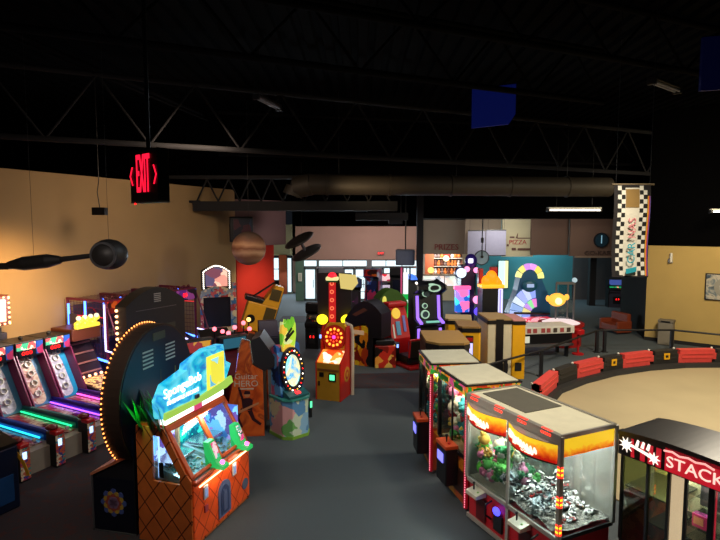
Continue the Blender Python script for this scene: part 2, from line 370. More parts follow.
# dark ceiling: corrugated deck, soffits
DK = mat('black_ceiling', '#070709', .95); DK2 = mat('dark_steel', '#0d0d10', .8)
cz = MB(); pr = []
for i in range(96):
    x = -16+i*.42; pr += [(x, 9.0), (x+.21, 9.0), (x+.25, 9.1), (x+.38, 9.1)]
pr += [(24.4, 9.0), (24.4, 9.3), (-16, 9.3)]
cz.prism([(a, b) for a, b in pr], 'y', -4, 40, DK); struct(cz.build('ceiling'))
struct(MB().box(-12, -3.2, 25.6, 26.0, 5.2, 9, DK).box(-3.2, 3.0, 25.6, 26.0, 4.52, 9, DK).box(3.0, 14.6, 25.6, 26.0, 4.9, 9, DK).box(-3.2, 14.6, 26, 34, 4.9, 5.0, DK).build('ceiling_soffit'))
struct(MB().box(-16, -15.8, -4, 40, 0, 9, DK).box(20, 20.2, -4, 34, 0, 9, DK).build('wall_outer'))

mat('black_paint_b', '#030304', .98)
for m_ in (DK, DK2, MC['black_paint_b']): m_.node_tree.nodes['Principled BSDF'].inputs['Specular IOR Level'].default_value = .05
# trusses and hanging gear
def truss(label, a, b, z, h, n, rc=.07, rw=.03, group='dark roof trusses', m=DK2):
    t = thing('roof_truss', label, 'truss', (a[0]+b[0])/2, (a[1]+b[1])/2, z, group=group)
    A = Vector((a[0]-b[0], a[1]-b[1], 0))/2; B = -A
    MB().cyl(A, B, rc, m, 8).build('bottom_chord', t); up = Vector((0, 0, h))
    MB().cyl(A+up, B+up, rc, m, 8).build('top_chord', t)
    q = MB()
    for i in range(n):
        p0 = A.lerp(B, i/n); p1 = A.lerp(B, (i+.5)/n)+up; p2 = A.lerp(B, (i+1)/n)
        q.cyl(p0, p1, rw, m, 6); q.cyl(p1, p2, rw, m, 6)
    q.build('web', t); return t
truss('long dark truss crossing the whole picture just above the exit sign', (-11.5, 10.9), (17.5, 24.4), 6.6, 1.6, 14, m=mat('dim_steel', '#131318', .95))
truss('dark truss high on the left crossing above the exit sign', (-12, 5.5), (6, 13.6), 7.6, 1.2, 9)
truss('dark truss near the top of the picture on the right', (-3, 7.5), (15, 15.5), 7.9, 1.0, 9)
truss('dark truss behind the long one, over the far machines', (-5.2, 20.2), (17, 24.8), 7.2, 1.5, 9)
tb = thing('roof_truss', 'heavy black beam with open triangles above it, in front of the hanging planet', 'truss', -2.6, 19.0, 5.08, group='dark roof trusses')
MB().box(-3.2, 3.9, -.15, .15, 0, .33, BLK2).build('bottom_chord', tb)
q = MB()
for i in range(9):
    x = -3.1+i*.75; q.cyl((x, 0, .33), (x+.37, 0, 1.1), .03, BLK2, 6); q.cyl((x+.37, 0, 1.1), (x+.75, 0, .33), .03, BLK2, 6)
q.build('web', tb); MB().box(-4.4, 3.9, -.08, .08, 1.1, 1.22, BLK2).box(-4.3, -3.0, -.08, .08, .28, .36, BLK2).build('top_chord', tb)
du = thing('air_duct', 'large round duct running across under the roof, warmly lit at its elbow', 'air duct', -1.7, 18.0, 5.55)
DUC = mat('duct_metal', '#3a342c', .6, .2)
MB().cyl((0, 0, .38), (10.6, 1.46, .38), .34, DUC, 24).build('duct_run', du)
MB().cyl((.1, 0, .38), (-.45, .1, .28), .36, DUC, 24).cyl((-.45, .1, .3), (-.55, .1, .02), .3, DUC, 24, .33).build('elbow', du)
for i in range(5): MB().ring((0, 0), .34, .37, 'x', -.03, .03, DUC, 24, M=rotz(math.atan2(2.2, 16), (2.1*i+.6, .29*i+.08, .38))).build('duct_band', du)
for i in range(3): MB().cyl((1+4*i, .14+.55*i, .7), (1+4*i, .14+.55*i, 3.4), .012, BLK).build('hanger', du)
ac = base_origin(MB().box(-.2, 2.0, 22.5, 23.3, 4.78, 5.1, BLK2, .02).box(1.2, 1.75, 22.3, 22.9, 4.62, 4.8, BLK2, .02).cyl((.3, 22.6, 5.1), (.3, 22.6, 6.2), .02, BLK).cyl((1.7, 22.6, 5.1), (1.7, 22.6, 6.2), .02, BLK).build('ceiling_projector'))
tag(ac, 'black hanging equipment box below the duct, left of the black column', 'projector')
pipes = [((-9, 4.4, 8.8), (-5.2, 18, 8.2), .05), ((-8.8, 4.6, 8.6), (-5.0, 18, 8.0), .03)]
for i, (a, b, r) in enumerate(pipes):
    o = base_origin(MB().cyl(a, b, r, DK2, 8).build('conduit')); tag(o, ['thick dim conduit running away along the left roof', 'thin dim conduit beside the thicker one on the left roof'][i], 'conduit', 'conduits on the left roof')
BLUP = glow('blue_lit_panel', '#152a86', .28)
for i, (x0, x1, y, z0, z1, e, lb) in enumerate(((2.85, 3.95, 14, 7.05, 8.15, .11, 'brighter blue lit panel hanging in the dark roof, above the middle of the room'), (6.9, 8.7, 11.2, 7.3, 8.5, .015, 'faint blue lit panel in the dark roof at the upper right'))):
    g = glow('blue_lit_%d' % i, '#15299a', e)  # blue light falling on the panel, put into its colour as a dim glow
    t = thing('blue_roof_panel', lb, 'roof panel', (x0+x1)/2, y, z0, group='blue panels in the roof'); h = z1-z0; wd = (x1-x0)/2
    MB().prism([(-wd, .0), (wd*.7, .1), (wd, .35), (wd, h), (-wd, h*.88)], 'y', 0, .08, g).build('glow_face', t)
    MB().cyl((-wd, .04, h*.88), (wd, .04, h), .03, DK2, 8).build('top_bar', t)
def tube_light(label, a, b, lit, group='fluorescent tube fixtures', w=.09):
    A = Vector(a); B = Vector(b); c = (A+B)/2
    t = thing('fluorescent_fixture', label, 'light fixture', *c, group=group); A -= c; B -= c
    q = MB(); ang = math.atan2((B-A).y, (B-A).x); L = (B-A).length
    q.box(-L/2, L/2, -w, w, .04, .1, DGR if not lit else WHT, .01, M=rotz(ang))
    q.box(-L/2-.02, -L/2+.05, -w, w, -.05, .06, DGR, .01, M=rotz(ang)); q.box(L/2-.05, L/2+.02, -w, w, -.05, .06, DGR, .01, M=rotz(ang)); q.build('housing', t)
    q = MB(); mm = glow('fluorescent_tube', '#fff2e0', 6) if lit else mat('unlit_tube', '#8e93a8', .4)
    for s in (-.045, .045): q.cyl((-L/2+.05, s, 0), (L/2-.05, s, 0), .022, mm, 10, M=rotz(ang))
    q.build('tube', t)
    for s in (-L/3, L/3): MB().cyl((s, 0, .1), (s, 0, 2.5), .006, BLK, M=rotz(ang)).build('hanger', t)
tube_light('lit double fluorescent tube left of the checkered banner', (6.7, 19.4, 5.08), (8.68, 19.6, 5.16), True)
tube_light('lit fluorescent tube at the right edge above the yellow wall', (12.2, 18.9, 5.05), (14.2, 18.6, 5.05), True)
tube_light('unlit fluorescent tube in the dark roof above the exit sign', (-2.5, 13.3, 7.55), (-2.15, 14.6, 7.75), False)
tube_light('unlit fluorescent tube in the dark roof at the upper right', (5.9, 11.2, 7.45), (6.9, 12.0, 7.5), False)
# exit sign
ex = thing('exit_sign', 'black hanging EXIT sign with glowing red letters and arrows', 'exit sign', -1.305, 3.29, 4.74, rot=-40)
MB().box(-.165, .165, 0, .075, 0, .31, BLK, .006).build('housing', ex)
q = MB().text('EXIT', .33, (0, -.004, .155), REXIT, sx=.235, depth=.002)
for s in (-1, 1): q.tube([(s*.125, -.004, .21), (s*.152, -.004, .155), (s*.125, -.004, .1)], .004, REXIT, 6)
q.build('lettering', ex); MB().box(-.165, .165, 0, .075, -.008, 0, mat('diffuser', '#a8a8a8', .5)).build('lens', ex)
MB().cyl((0, .037, .31), (0, .037, 2.9), .012, BLK).build('stem', ex); MB().sph((-.11, .0, -.012), .006, RLED).build('test_light', ex)
# checkered racing banner
bn = thing('hanging_banner', 'tall checkered racing banner with slanted red and teal bars hanging on a rod', 'banner', 4.02, 8.0, 3.82)
def wave(z): return .03*math.sin(z*4.2)+.02
def strip(x0, x1, z0, z1, m, off=0, seg=10):
    vs = []; fs = []
    for i in range(seg+1):
        z = z0+(z1-z0)*i/seg
        for x in (x0, x1):
            sh = .03*(1.35-z)/1.35-.02
            vs += [(x+sh, wave(z)-off, z), (x+sh, wave(z)-off+.004, z)]
    for i in range(seg):
        a = 4*i; fs += [[a, a+2, a+6, a+4], [a+1, a+3, a+7, a+5], [a, a+1, a+5, a+4], [a+2, a+3, a+7, a+6]]
    return vs, fs
MB().add(*strip(-.27, .27, 0, 1.36, None), mat('banner_cloth', '#1a1416', .8)).build('cloth', bn)
WB = mat('banner_white', '#d8d4c8', .8); KB = mat('banner_black', '#0c0c0c', .8)
for s in (-1, 1):
    q = MB()
    for i in range(20):
        for j in range(2):
            x = (-.215 if s < 0 else .105)+j*.055; z = .03+i*.066
            q.add(*strip(x, x+.055, z, z+.066, None, .004, 1), WB if (i+j) % 2 else KB)
    q.build('checker_border', bn)
q = MB().add(*strip(-.105, .105, .02, 1.32, None, .005), mat('banner_pale', '#cfcabb', .8)); q.add(*strip(-.1, .1, 1.03, 1.3, None, .008), mat('banner_gold', '#8a6c38', .8)); q.build('centre_panel', bn)
q = MB(); BR_ = mat('banner_red', '#c02a30', .7); TL = mat('banner_teal', '#1d9aae', .7); PK = mat('banner_pink', '#c8787e', .7)
for z in (.98, .92): q.prism([(-.07, z-.03), (.08, z), (.08, z+.035), (-.07, z+.005)], 'y', -.02, -.012, BR_, M=Matrix.Translation((0, .03, 0)))
q.text('NAS', .16, (0.0, -.012, .73), PK, ry=0, rx=90, rz=0, depth=.002, sx=1, M=Matrix.Translation((0, 0, .73)) @ roty(-PI/2) @ Matrix.Translation((0, 0, -.73)))
q.text('CAR', .16, (0.0, -.012, .36), TL, depth=.002, M=Matrix.Translation((0, 0, .36)) @ roty(-PI/2) @ Matrix.Translation((0, 0, -.36)))
q.prism([(-.075, .05), (.08, .085), (.08, .16), (-.075, .125)], 'y', -.02, -.014, TL)
q.build('lettering', bn)
q = MB().add(*strip(.222, .236, .02, 1.2, None, .006), mat('stripe_yellow', '#e0a020', .7)); q.add(*strip(.236, .25, .02, 1.2, None, .006), mat('stripe_red', '#c0303a', .7)); q.add(*strip(.25, .262, .02, 1.2, None, .006), mat('stripe_violet', '#5a4a9a', .7)); q.build('colour_stripe', bn)
MB().cyl((-.31, .03, 1.37), (.31, .03, 1.37), .016, mat('wood_rod', '#7b6a50', .6)).build('rod', bn)
for x in (-.25, .25): MB().cyl((x, .03, 1.38), (x, .03, 5.1), .004, BLK).build('cord', bn)
# planet, saucers, probe
pm, nt, b = newmat('planet_bands'); tc = nt.nodes.new('ShaderNodeTexCoord'); sx = nt.nodes.new('ShaderNodeSeparateXYZ'); nz = nt.nodes.new('ShaderNodeTexNoise'); nz.inputs['Scale'].default_value = 3
ad = nt.nodes.new('ShaderNodeMath'); ad.operation = 'MULTIPLY_ADD'; ad.inputs[1].default_value = .16
nt.links.new(tc.outputs['Object'], sx.inputs[0]); nt.links.new(tc.outputs['Object'], nz.inputs['Vector']); nt.links.new(nz.outputs[0], ad.inputs[0]); nt.links.new(sx.outputs[2], ad.inputs[2])
mr = nt.nodes.new('ShaderNodeMapRange'); mr.inputs[1].default_value = -.45; mr.inputs[2].default_value = .6; nt.links.new(ad.outputs[0], mr.inputs[0])
cr = nt.nodes.new('ShaderNodeValToRGB'); e = cr.color_ramp.elements
cl = ['#8a6a52', '#b08a6a', '#8a5c42', '#c09a78', '#7a4630', '#b88c68', '#7c5440', '#5a4438', '#3c302c']
while len(e) < len(cl): e.new(.5)
for i, c in enumerate(cl): e[i].position = i/(len(cl)-1); e[i].color = lin(c)
nt.links.new(mr.outputs[0], cr.inputs[0]); nt.links.new(cr.outputs[0], b.inputs['Base Color']); b.inputs['Roughness'].default_value = .7
pl = thing('hanging_planet', 'large banded brown planet globe hanging in front of the red wall', 'planet model', -3.5, 17, 3.86)
MB().sph((0, 0, 0), .53, pm, 40, 24).build('globe', pl); MB().cyl((0, 0, .5), (0, 0, 4.5), .004, BLK).build('cord', pl)
HULL = mat('dark_hull', '#2f2d2c', .5, var=.3, scale=8)
ss = thing('hanging_spaceship', 'dark model spaceship of two long saucers joined by a strut', 'spaceship model', -2.15, 20, 3.85)
for dx, dz in ((-.1, .18), (.18, -.28)):
    M = Matrix.Translation((dx, 0, dz)) @ Matrix.Rotation(math.radians(-27), 4, 'Y') @ Matrix.Rotation(math.radians(20), 4, 'X')
    h = MB().sph((0, 0, 0), 1, HULL, 28, 10, (.6, .5, .1), M=M); h.build('hull', ss)
MB().cyl((-.05, 0, .15), (.13, 0, -.25), .06, HULL).cyl((0, 0, .2), (0, 0, 3.0), .004, BLK).build('strut', ss)
pb = thing('hanging_spaceship', 'long dark model spaceship with a round ball head, against the tan wall', 'spaceship model', -4.65, 10, 4.05)
MB().sph((0, 0, 0), .33, HULL, 28, 16, (1, 1, .86)).ring((0, 0), .2, .24, 'y', -.26, -.2, GRY, 20).build('head', pb)
MB().cyl((-.3, 0, -.02), (-.95, 0, -.1), .045, HULL, 10, .055).build('neck', pb)
MB().cyl((-.9, 0, -.1), (-1.15, 0, -.12), .07, HULL, 8, .13).cyl((-1.15, 0, -.12), (-1.6, 0, -.17), .13, HULL, 8, .13).cyl((-1.6, 0, -.17), (-1.9, 0, -.2), .13, HULL, 8, .06).box(-2.6, -1.85, -.06, .06, -.28, -.16, HULL, .01).build('hull', pb)
MB().cyl((0, 0, .25), (0, 0, 4.0), .003, BLK).cyl((-1.4, 0, -.05), (-1.4, 0, 4.0), .003, BLK).build('cord', pb)
sp = thing('wall_speaker', 'small black speaker hanging by a cable in front of the tan wall', 'speaker', -6.85, 14.3, 4.85)
MB().box(-.17, .17, -.1, .1, 0, .2, BLK, .01).build('box', sp); MB().tube([(0, 0, .2), (-.05, 0, .6), (0, 0, .9), (-.05, .1, 4)], .012, BLK, 6).build('cable', sp)
cs = thing('wall_poster', 'dark rounded plaque on the wall behind the hanging planet', 'plaque', -4.42, 20.2, 3.95, rot=20)
MB().box(-.45, .42, -.1, 0, 0, .95, BLK, .08).build('frame', cs); MB().box(-.3, .36, -.115, -.1, .1, .85, art('plaque_art', ['#1a1a2a', '#4a1c28', '#20304a'], 3)).build('poster_face', cs)
hf = thing('hanging_disc', 'pale blue hanging disc lamp on a black cable right of the purple tower', 'hanging lamp', 6.1, 27, 2.95)
MB().cyl((0, 0, 0), (0, .1, 0), .34, mat('pale_blue_disc', '#b8d8ec', .5), 24).ring((0, 0), .33, .37, 'y', -.02, .12, DGR, 24).build('disc', hf); MB().cyl((0, -.03, .05), (0, -.08, .05), .07, BLK, 14).build('hub', hf); MB().cyl((0, -.03, .05), (0, -.03, 2.0), .03, BLK).cyl((0, -.03, .75), (0, -.03, 1.0), .07, BLK).build('cable', hf)
es = thing('exit_sign', 'tiny red exit sign glowing above the far glass doors', 'exit sign', 1.25, 32.4, 2.78)
MB().box(-.2, .2, 0, .08, 0, .2, BLK).build('housing', es); MB().text('EXIT', .18, (0, -.01, .1), RDIG, depth=.003).build('lettering', es)

# ---------------- right side: rail, barriers, picture, bin, sofa
RAIL = mat('rail_paint', '#16161a', .5)
posts = [(2.95, 12.1), (4.1, 14.95), (5.5, 16.1), (8.55, 19.2), (8.85, 19.25), (11.3, 19.3), (15.2, 16.5)]
rl = thing('safety_rail', 'black metal railing curving behind the track barriers', 'railing', 8.5, 19.2, 0)
def L8(p): return (p[0]-8.5, p[1]-19.2)
q = MB()
for a, b in zip([(3.3, 14.25)]+posts[1:4]+posts[4:6], posts[1:4]+posts[4:7]):
    a = L8(a); b = L8(b); q.cyl((*a, .8), (*b, .8), .035, RAIL, 8)
q.build('top_rail', rl)
for p in posts[1:6]:
    p = L8(p); MB().box(p[0]-.05, p[0]+.05, p[1]-.05, p[1]+.05, 0, .82, RAIL, .008).box(p[0]-.1, p[0]+.1, p[1]-.1, p[1]+.1, 0, .02, RAIL).build('post', rl)
# kerb ring of rubber along the track
RUB = mat('black_rubber', '#1d1b1a', .75)
kp = kerb_pts+[(15.0, 16.3)]
q = MB()
def offs(i, o):
    a = Vector(kp[max(0, i-1)]); b = Vector(kp[min(len(kp)-1, i+1)]); d = (b-a).normalized(); n = Vector((-d.y, d.x)); return Vector(kp[i])+n*o
n = len(kp); vs = []
for i in range(n):
    for o_, z in ((-.42, .02), (-.36, .14), (.25, .14), (.25, 0)): p_ = offs(i, o_); vs.append((p_.x, p_.y, z))
fs = []
for i in range(n-1):
    for j in range(4): fs.append([4*i+j, 4*i+(j+1) % 4, 4*i+4+(j+1) % 4, 4*i+4+j])
q.add(vs, fs, RUB); kb = base_origin(q.build('track_kerb')); tag(kb, 'low black rubber kerb curving around the concrete track', 'kerb')
BRED = mat('barrier_red', '#d04440', .5, var=.15); BBLK = mat('barrier_black', '#232120', .6)
def barrier(a, b, red, label):
    a = Vector(a); b = Vector(b); d = b-a; L = d.length; ang = math.degrees(math.atan2(d.y, d.x)); c = (a+b)/2
    t = thing('track_barrier', label, 'barrier', c.x, c.y, .14, rot=ang, group='red track barriers' if red else 'black track barriers')
    h = .42; m = BRED if red else BBLK; k = L/2; e_ = .16
    MB().prism([(-k, 0), (k-e_ if red else k, 0), (k-e_ if red else k, .1), (k, .1), (k, h-.12), (k-.06, h-.12), (k-.06, h), (-k+.06, h), (-k+.06, h-.14), (-k, h-.14)], 'y', -.12, .12, m).build('body', t)
    MB().box(-k+.12, k-.12, -.135, -.12, .14, .18, m).box(-k+.12, k-.12, -.135, -.12, .27, .31, m).build('rib', t)
    MB().sph((k-.1, 0, h+.03), .035, WHT, 10, 6).build('bolt_cap', t)
    if not red and 'yellow' in label: MB().box(-.11, .11, -.15, -.13, .14, .34, YEL).box(-.05, .05, -.154, -.15, .2, .28, BLK).build('number_plate', t)
# points along the kerb
def along(s_):
    acc = 0
    for i in range(len(kp)-1):
        A = Vector(kp[i]); B = Vector(kp[i+1]); L = (B-A).length
        if acc+L >= s_: t_ = (s_-acc)/L; d = (B-A)/L; return A+(B-A)*t_+Vector((-d.y, d.x))*-.05
        acc += L
    return Vector(kp[-1])
def s_at(px):
    best = None; s_ = 0
    while s_ < 17.9:
        p = along(s_); x = 360+540*p.x/(p.y*.9965+4.2*.0837)
        if s_ > 3 and (best is None or abs(x-px) < best[0]): best = (abs(x-px), s_)
        s_ += .02
    return best[1]
bx = [(508, 521, 1, 'red track barrier nearest the claw machines, half hidden'), (521, 533, 0, 'black track barrier, the nearest visible one'), (533, 554, 1, 'red track barrier, second from the claw machines'),
      (554, 574, 0, 'black track barrier between the two smaller red ones'), (574, 600, 1, 'red track barrier left of the black one with a yellow plate, below the checkered banner'),
      (600, 620, 0, 'black track barrier with a yellow plate, left one of two'), (620, 651, 1, 'red track barrier between the two yellow plated black ones'), (651, 676, 0, 'black track barrier with a yellow plate, right one of two'),
      (676, 714, 1, 'long red track barrier near the right edge, below the yellow wall'), (714, 742, 0, 'black track barrier cut off by the right edge of the picture')]
for x0, x1, r, lb in bx: barrier(along(s_at(x0)), along(s_at(x1)), r, lb)
# framed print
wa = math.degrees(math.atan2(16.75-21.35, 17-11.4))
def onwall(d, off=0):
    u = Vector((17-11.4, 16.75-21.35)).normalized(); return Vector((11.4, 21.35))+u*d-Vector((-u.y, u.x))*off
p_ = onwall(2.42, .03); pf = thing('framed_print', 'framed grey and blue print on the yellow wall at the right edge', 'picture', p_.x, p_.y, 1.8, rot=wa)
MB().box(-.45, .75, -.03, 0, 0, 1.0, BLK, .005).build('frame', pf)
MB().box(-.41, .71, -.04, -.03, .04, .96, art('print_art', ['#303c48', '#6f7c84', '#c0b8a6', '#45586a', '#201c1c'], 2.2, kind='noise')).ring((.2, .5), .2, .36, 'y', -.05, -.04, mat('print_grey', '#8f8d84', .6), 24).build('picture', pf)
p_ = onwall(.95, .35); bi = thing('waste_bin', 'grey square bin standing against the yellow wall behind the railing', 'bin', p_.x-.12, p_.y+.05, 0, rot=wa); bi.scale = (.85, .9, .86)
MB().box(-.3, .3, -.22, .22, 0, 1.0, mat('bin_grey', '#7d7668', .6), .03).build('body', bi); MB().box(-.32, .32, -.24, .24, 1.0, 1.12, mat('bin_lid', '#6a6458', .6), .03).box(-.18, .18, -.245, -.23, 1.02, 1.09, BLK).build('lid', bi)
p_ = onwall(1.2, .06); sl = thing('wall_sconce', 'small white wall fitting high on the yellow wall', 'wall fitting', p_.x-.3, p_.y+.25, 3.15)
MB().cyl((0, -.02, 0), (0, -.02, .3), .05, WHT, 12).sph((0, -.02, .32), .05, WHT).build('cover', sl); MB().box(-.08, .08, 0, .06, -.04, .14, GRY, .01).build('bracket', sl)
sf = thing('sofa', 'rust orange armchair sofa in the dark behind the end of the yellow wall', 'sofa', 10.95, 22.9, 0, rot=-75); sf.scale = (.5, .75, .85)
SF = mat('rust_vinyl', '#7a3218', .55)
MB().box(-1.0, 1.0, -.45, .3, .1, .45, SF, .05).build('seat', sf); MB().box(-1.0, 1.0, .25, .5, .1, 1.0, SF, .08).build('backrest', sf)
for s in (-1, 1): MB().box(s*1.0-.12, s*1.0+.12, -.48, .5, .08, .65, SF, .06).build('armrest', sf)
# ================================================================== THE MACHINES
def faceang(dx, dy): return math.degrees(math.atan2(dx, -dy))
def upright(name, label, x, y, rot, W=.7, D=.8, H=1.9, side=BLK, front=BLK, screen=SCR, marq=None, cat='arcade game', group=None, trim=None):
    t = thing(name, label, cat, x, y, 0, rot, group)
    w = W/2; f = -D/2; k = D/2
    prof = [(f+.08, 0), (f+.08, .78), (f, .85), (f, .98), (f+.22, 1.08), (f+.3, H-.42), (f+.1, H-.3), (f+.1, H), (k, H), (k, 0)]
    for s in (-1, 1): MB().prism(prof, 'x', s*w-.02, s*w+.02, side).build('side_panel', t)
    body = [(f+.12, 0), (f+.12, .8), (f+.05, .86), (f+.05, .96), (f+.26, 1.06), (f+.34, H-.42), (f+.14, H-.3), (f+.14, H-.01), (k-.01, H-.01), (k-.01, 0)]
    MB().prism(body, 'x', -w+.02, w-.02, front).build('body', t)
    ang = math.atan2(.08, H-.42-1.06); M = rotx(-ang, (0, f+.26, 1.06))
    sh = (H-.42-1.06)
    sc_ = MB().box(-w+.05, w-.05, -.03, .0, .04, sh-.02, BLK, .01, M=M).build('bezel', t)
    MB().box(-w+.09, w-.09, -.036, -.03, .09, sh-.07, screen, M=M).build('screen', sc_)
    mq = MB().box(-w+.02, w-.02, f+.1, f+.14, H-.29, H-.01, marq or screen).build('marquee', t)
    cp = MB().prism([(f+.03, .95), (f+.03, .99), (f+.26, 1.1), (f+.26, 1.05)], 'x', -w+.02, w-.02, trim or DGR).build('control_panel', t)
    MB().cyl((-w*.4, f+.13, 1.04), (-w*.4, f+.12, 1.14), .012, BLK, 8).sph((-w*.4, f+.12, 1.15), .03, RED, 10, 6).build('joystick', cp)
    for i in range(3): MB().cyl((w*.1+.09*i, f+.13, 1.03), (w*.1+.09*i, f+.12, 1.065), .025, [RED, YEL, WHT][i], 10).build('button', cp)
    MB().box(-w*.5, w*.5, f+.1, f+.125, .2, .6, DGR, .01).box(-.08, -.04, f+.09, f+.1, .42, .5, RLED).box(.04, .08, f+.09, f+.1, .42, .5, RLED).build('coin_door', t)
    return t
A_RED = art('red_art', ['#7a1414', '#c8281e', '#e0641e', '#300a10', '#e8b020'], 5); A_BLUE = art('blue_art', ['#10245a', '#2c5cc0', '#7ab0e8', '#0a1028', '#b83060'], 5)
A_FIRE = art('fire_art', ['#c84010', '#f0900c', '#ffd020', '#8a1a08', '#101010'], 5); A_MIX = art('mixed_art', ['#183a8a', '#c8c0b0', '#d03a3a', '#3aa050', '#e0b030', '#201828'], 7)
A_PURP = art('purple_art', ['#2a1050', '#7a30c0', '#c060d0', '#181030', '#4a60d0'], 5)

# ---- skee ball alleys: fronts along a line, lanes running away to the left
rowd = Vector((.42, .907)); lad = Vector((-.907, .42)); B0 = Vector((-6.03, 9.47)); PITCH = .685
laneang = math.degrees(math.atan2(-lad.x, lad.y))          # local +y = lane direction (away), local x along the row
SKR = art('lane_surface', ['#7a2a34', '#a83a44', '#8f3240', '#c8b0a0', '#5a1c2c'], 3, kind='noise', rough=.2)
SKW = mat('lane_grey', '#8c8478', .4); TGT = art('target_print', ['#c8a890', '#e0c8b0', '#b06058', '#d8d0d8', '#a87858'], 3.5, kind='noise')
TGW = art('target_print_white', ['#d8d4e0', '#b8b8d0', '#e8e8f4', '#8890b0', '#c05868'], 3.5, kind='noise')
SKP = art('console_print', ['#b83a50', '#2a3a8a', '#d8c8a8', '#c05838', '#3a8a88'], 14)
neons = [NCYAN, NCYAN, NGRN, NPUR, NPINK]
wallm = [mat('lane_wall_%d' % i, c, .35) for i, c in enumerate(('#0f3a8a', '#0f3a9a', '#0a5a5c', '#2a1a8a', '#3a1a7a'))]
for i in range(5):
    c = B0+rowd*(PITCH*(i-.5))
    lbs = ['ball alley machine nearest the left edge, only its front console and lane end in view', 'ball alley machine with the bright cyan neon tube beside its lane', 'ball alley machine with the green neon tube beside its lane',
           'ball alley machine with the purple neon tube and peach target board', 'ball alley machine farthest along the row, with the pink neon tube and white target board']
    t = thing('ball_alley_machine', lbs[i], 'ball alley', c.x, c.y, 0, laneang, group='row of ball alley machines')
    w = PITCH/2-.012
    # lane bed
    MB().prism([(.1, .0), (.1, .42), (2.1, .5), (2.1, 0)], 'x', -w, w, SKW).build('cabinet', t)
    MB().prism([(.32, .445), (2.1, .515), (2.1, .505), (.32, .43)], 'x', -w+.16, w-.16, SKR).build('lane', t)
    sw = MB().prism([(.12, .42), (.12, .5), (.35, .64), (2.1, .66), (2.1, .5)], 'x', w-.07, w, wallm[i]).prism([(.35, .46), (2.1, .52), (2.1, .6), (.35, .56)], 'x', w-.1, w-.07, wallm[i]).build('side_wall', t)
    MB().cyl((w-.13, .45, .49), (w-.13, 2.05, .55), .018, neons[i], 8).build('neon_tube', sw)
    cs_ = MB().box(w-.17, w+.0, -.08, .2, .0, .66, BLK, .01).box(w-.175, w+.005, -.09, -.08, .04, .62, SKP).box(w-.175, w+.005, -.09, .1, .62, .7, RED, .02).build('front_console', t)
    MB().box(w-.13, w-.06, -.1, -.09, .42, .55, glow('coin_light', '#a8c8ff', 2.2)).build('coin_slot', cs_)
    MB().sph((w-.1, .12, .74), .11, mat('dark_red_bin', '#6a1418', .4), 14, 8, (1, 1.1, .5)).build('ball_tray', t)
    if i in (1, 2): MB().sph((w-.3, .35, .52), .04, WHT, 10, 6).build('ball', t)
    # head
    h = MB().prism([(2.1, .5), (2.72, 1.72), (3.1, 1.72), (3.1, 0), (2.1, 0)], 'x', -w, w, mat('alley_head', '#2a1a34', .5)).build('head_cabinet', t)
    M = Matrix.Translation((0, 2.1, .5)) @ rotx(-math.atan2(.62, 1.22))
    tb_ = MB().box(-w+.02, w-.02, -.03, 0, .02, 1.36, mat('board_blue_%d' % i, ['#3a7aa0', '#3a7aa0', '#4a88b0', '#4a88b0', '#1f9ad0'][i], .4), M=M)
    pts = [(.17*math.cos(a), .2+.15*math.sin(a)) for a in [PI+PI*j/10 for j in range(11)]]+[(.15, .9), (.08, 1.28), (-.12, 1.28), (-.17, .9)]
    tb_.prism(pts, 'y', -.045, -.03, TGW if i == 4 or i == 2 else TGT, M=M); tb_.build('target_board', t)
    q = MB()
    for dz, dx in ((.3, 0), (.55, 0), (.78, 0), (1.0, 0), (1.15, -.1), (1.15, .1)): q.ring((dx, dz), .055, .075, 'y', -.1, -.045, WHT, 18, M=M)
    q.build('ring', t)
    q = MB()
    for s in (-1, 1): q.box(s*(w-.02)-.015, s*(w-.02)+.015, -.3, .02, .0, 1.4, mat('magenta_trim', '#7a1a4a', .4), M=M)
    for j in range(9): q.box(-w+.03, -w+.05, -.28, -.26, .08+.14*j, .12+.14*j, mat('net_post', '#3a1030', .5), M=M)
    q.build('side_rail', t)
    hd = MB().box(-w, w, 2.38, 3.1, 1.62, 1.98, BLK, .01).build('score_header', t)
    MB().box(-w+.03, w-.2, 2.365, 2.38, 1.8, 1.95, art('header_print', ['#e8e0c0', '#d04848', '#f0f0e8', '#3a9a70', '#f8d8b0'], 9, emit=1.5)).box(w-.19, w-.03, 2.365, 2.38, 1.66, 1.95, A_BLUE).build('header_art', hd)
    MB().box(-w+.06, w-.24, 2.36, 2.38, 1.66, 1.78, BLK).text('000', .12, (-.08, 2.355, 1.72), RDIG, depth=.002, sx=1.4).build('score_display', hd)
    MB().sph((0, 2.7, 2.02), .05, BLK, 10, 6).cyl((0, 2.7, 1.98), (0, 2.7, 2.02), .03, BLK).build('beacon', hd)

# ---- coin rolldown next to the alleys, with a yellow popcorn-shaped topper
c = B0+rowd*(PITCH*4.57)
t = thing('coin_rolldown_game', 'dark slanted coin game beside the ball alleys under a yellow crown shaped topper', 'arcade game', c.x, c.y, 0, laneang)
w = .38
MB().prism([(1.2, 0), (1.2, .6), (2.2, .78), (2.75, 1.75), (3.1, 1.75), (3.1, 0)], 'x', -w, w, mat('dark_wine', '#2a1218', .35)).build('body', t)
MB().prism([(1.25, .62), (2.2, .8), (2.2, .79), (1.25, .6)], 'x', -w+.05, w-.05, art('lit_playfield', ['#301810', '#c08030', '#ffd890', '#50201a', '#8a4a20'], 7, emit=.5, kind='noise')).build('playfield', t)
q = MB()
for j in range(4):
    M = Matrix.Translation((0, 2.2, .78)) @ rotx(-math.atan2(.55, .97)); q.box(-w+.04, w-.04, -.03, 0, .15+.26*j, .19+.26*j, mat('rose_rail', '#a06a60', .3), M=M)
q.build('rail', t)
q = MB()
for j in range(5): q.sph((-w+.1+.17*j, 2.13, .87), .035, BULB, 8, 6)
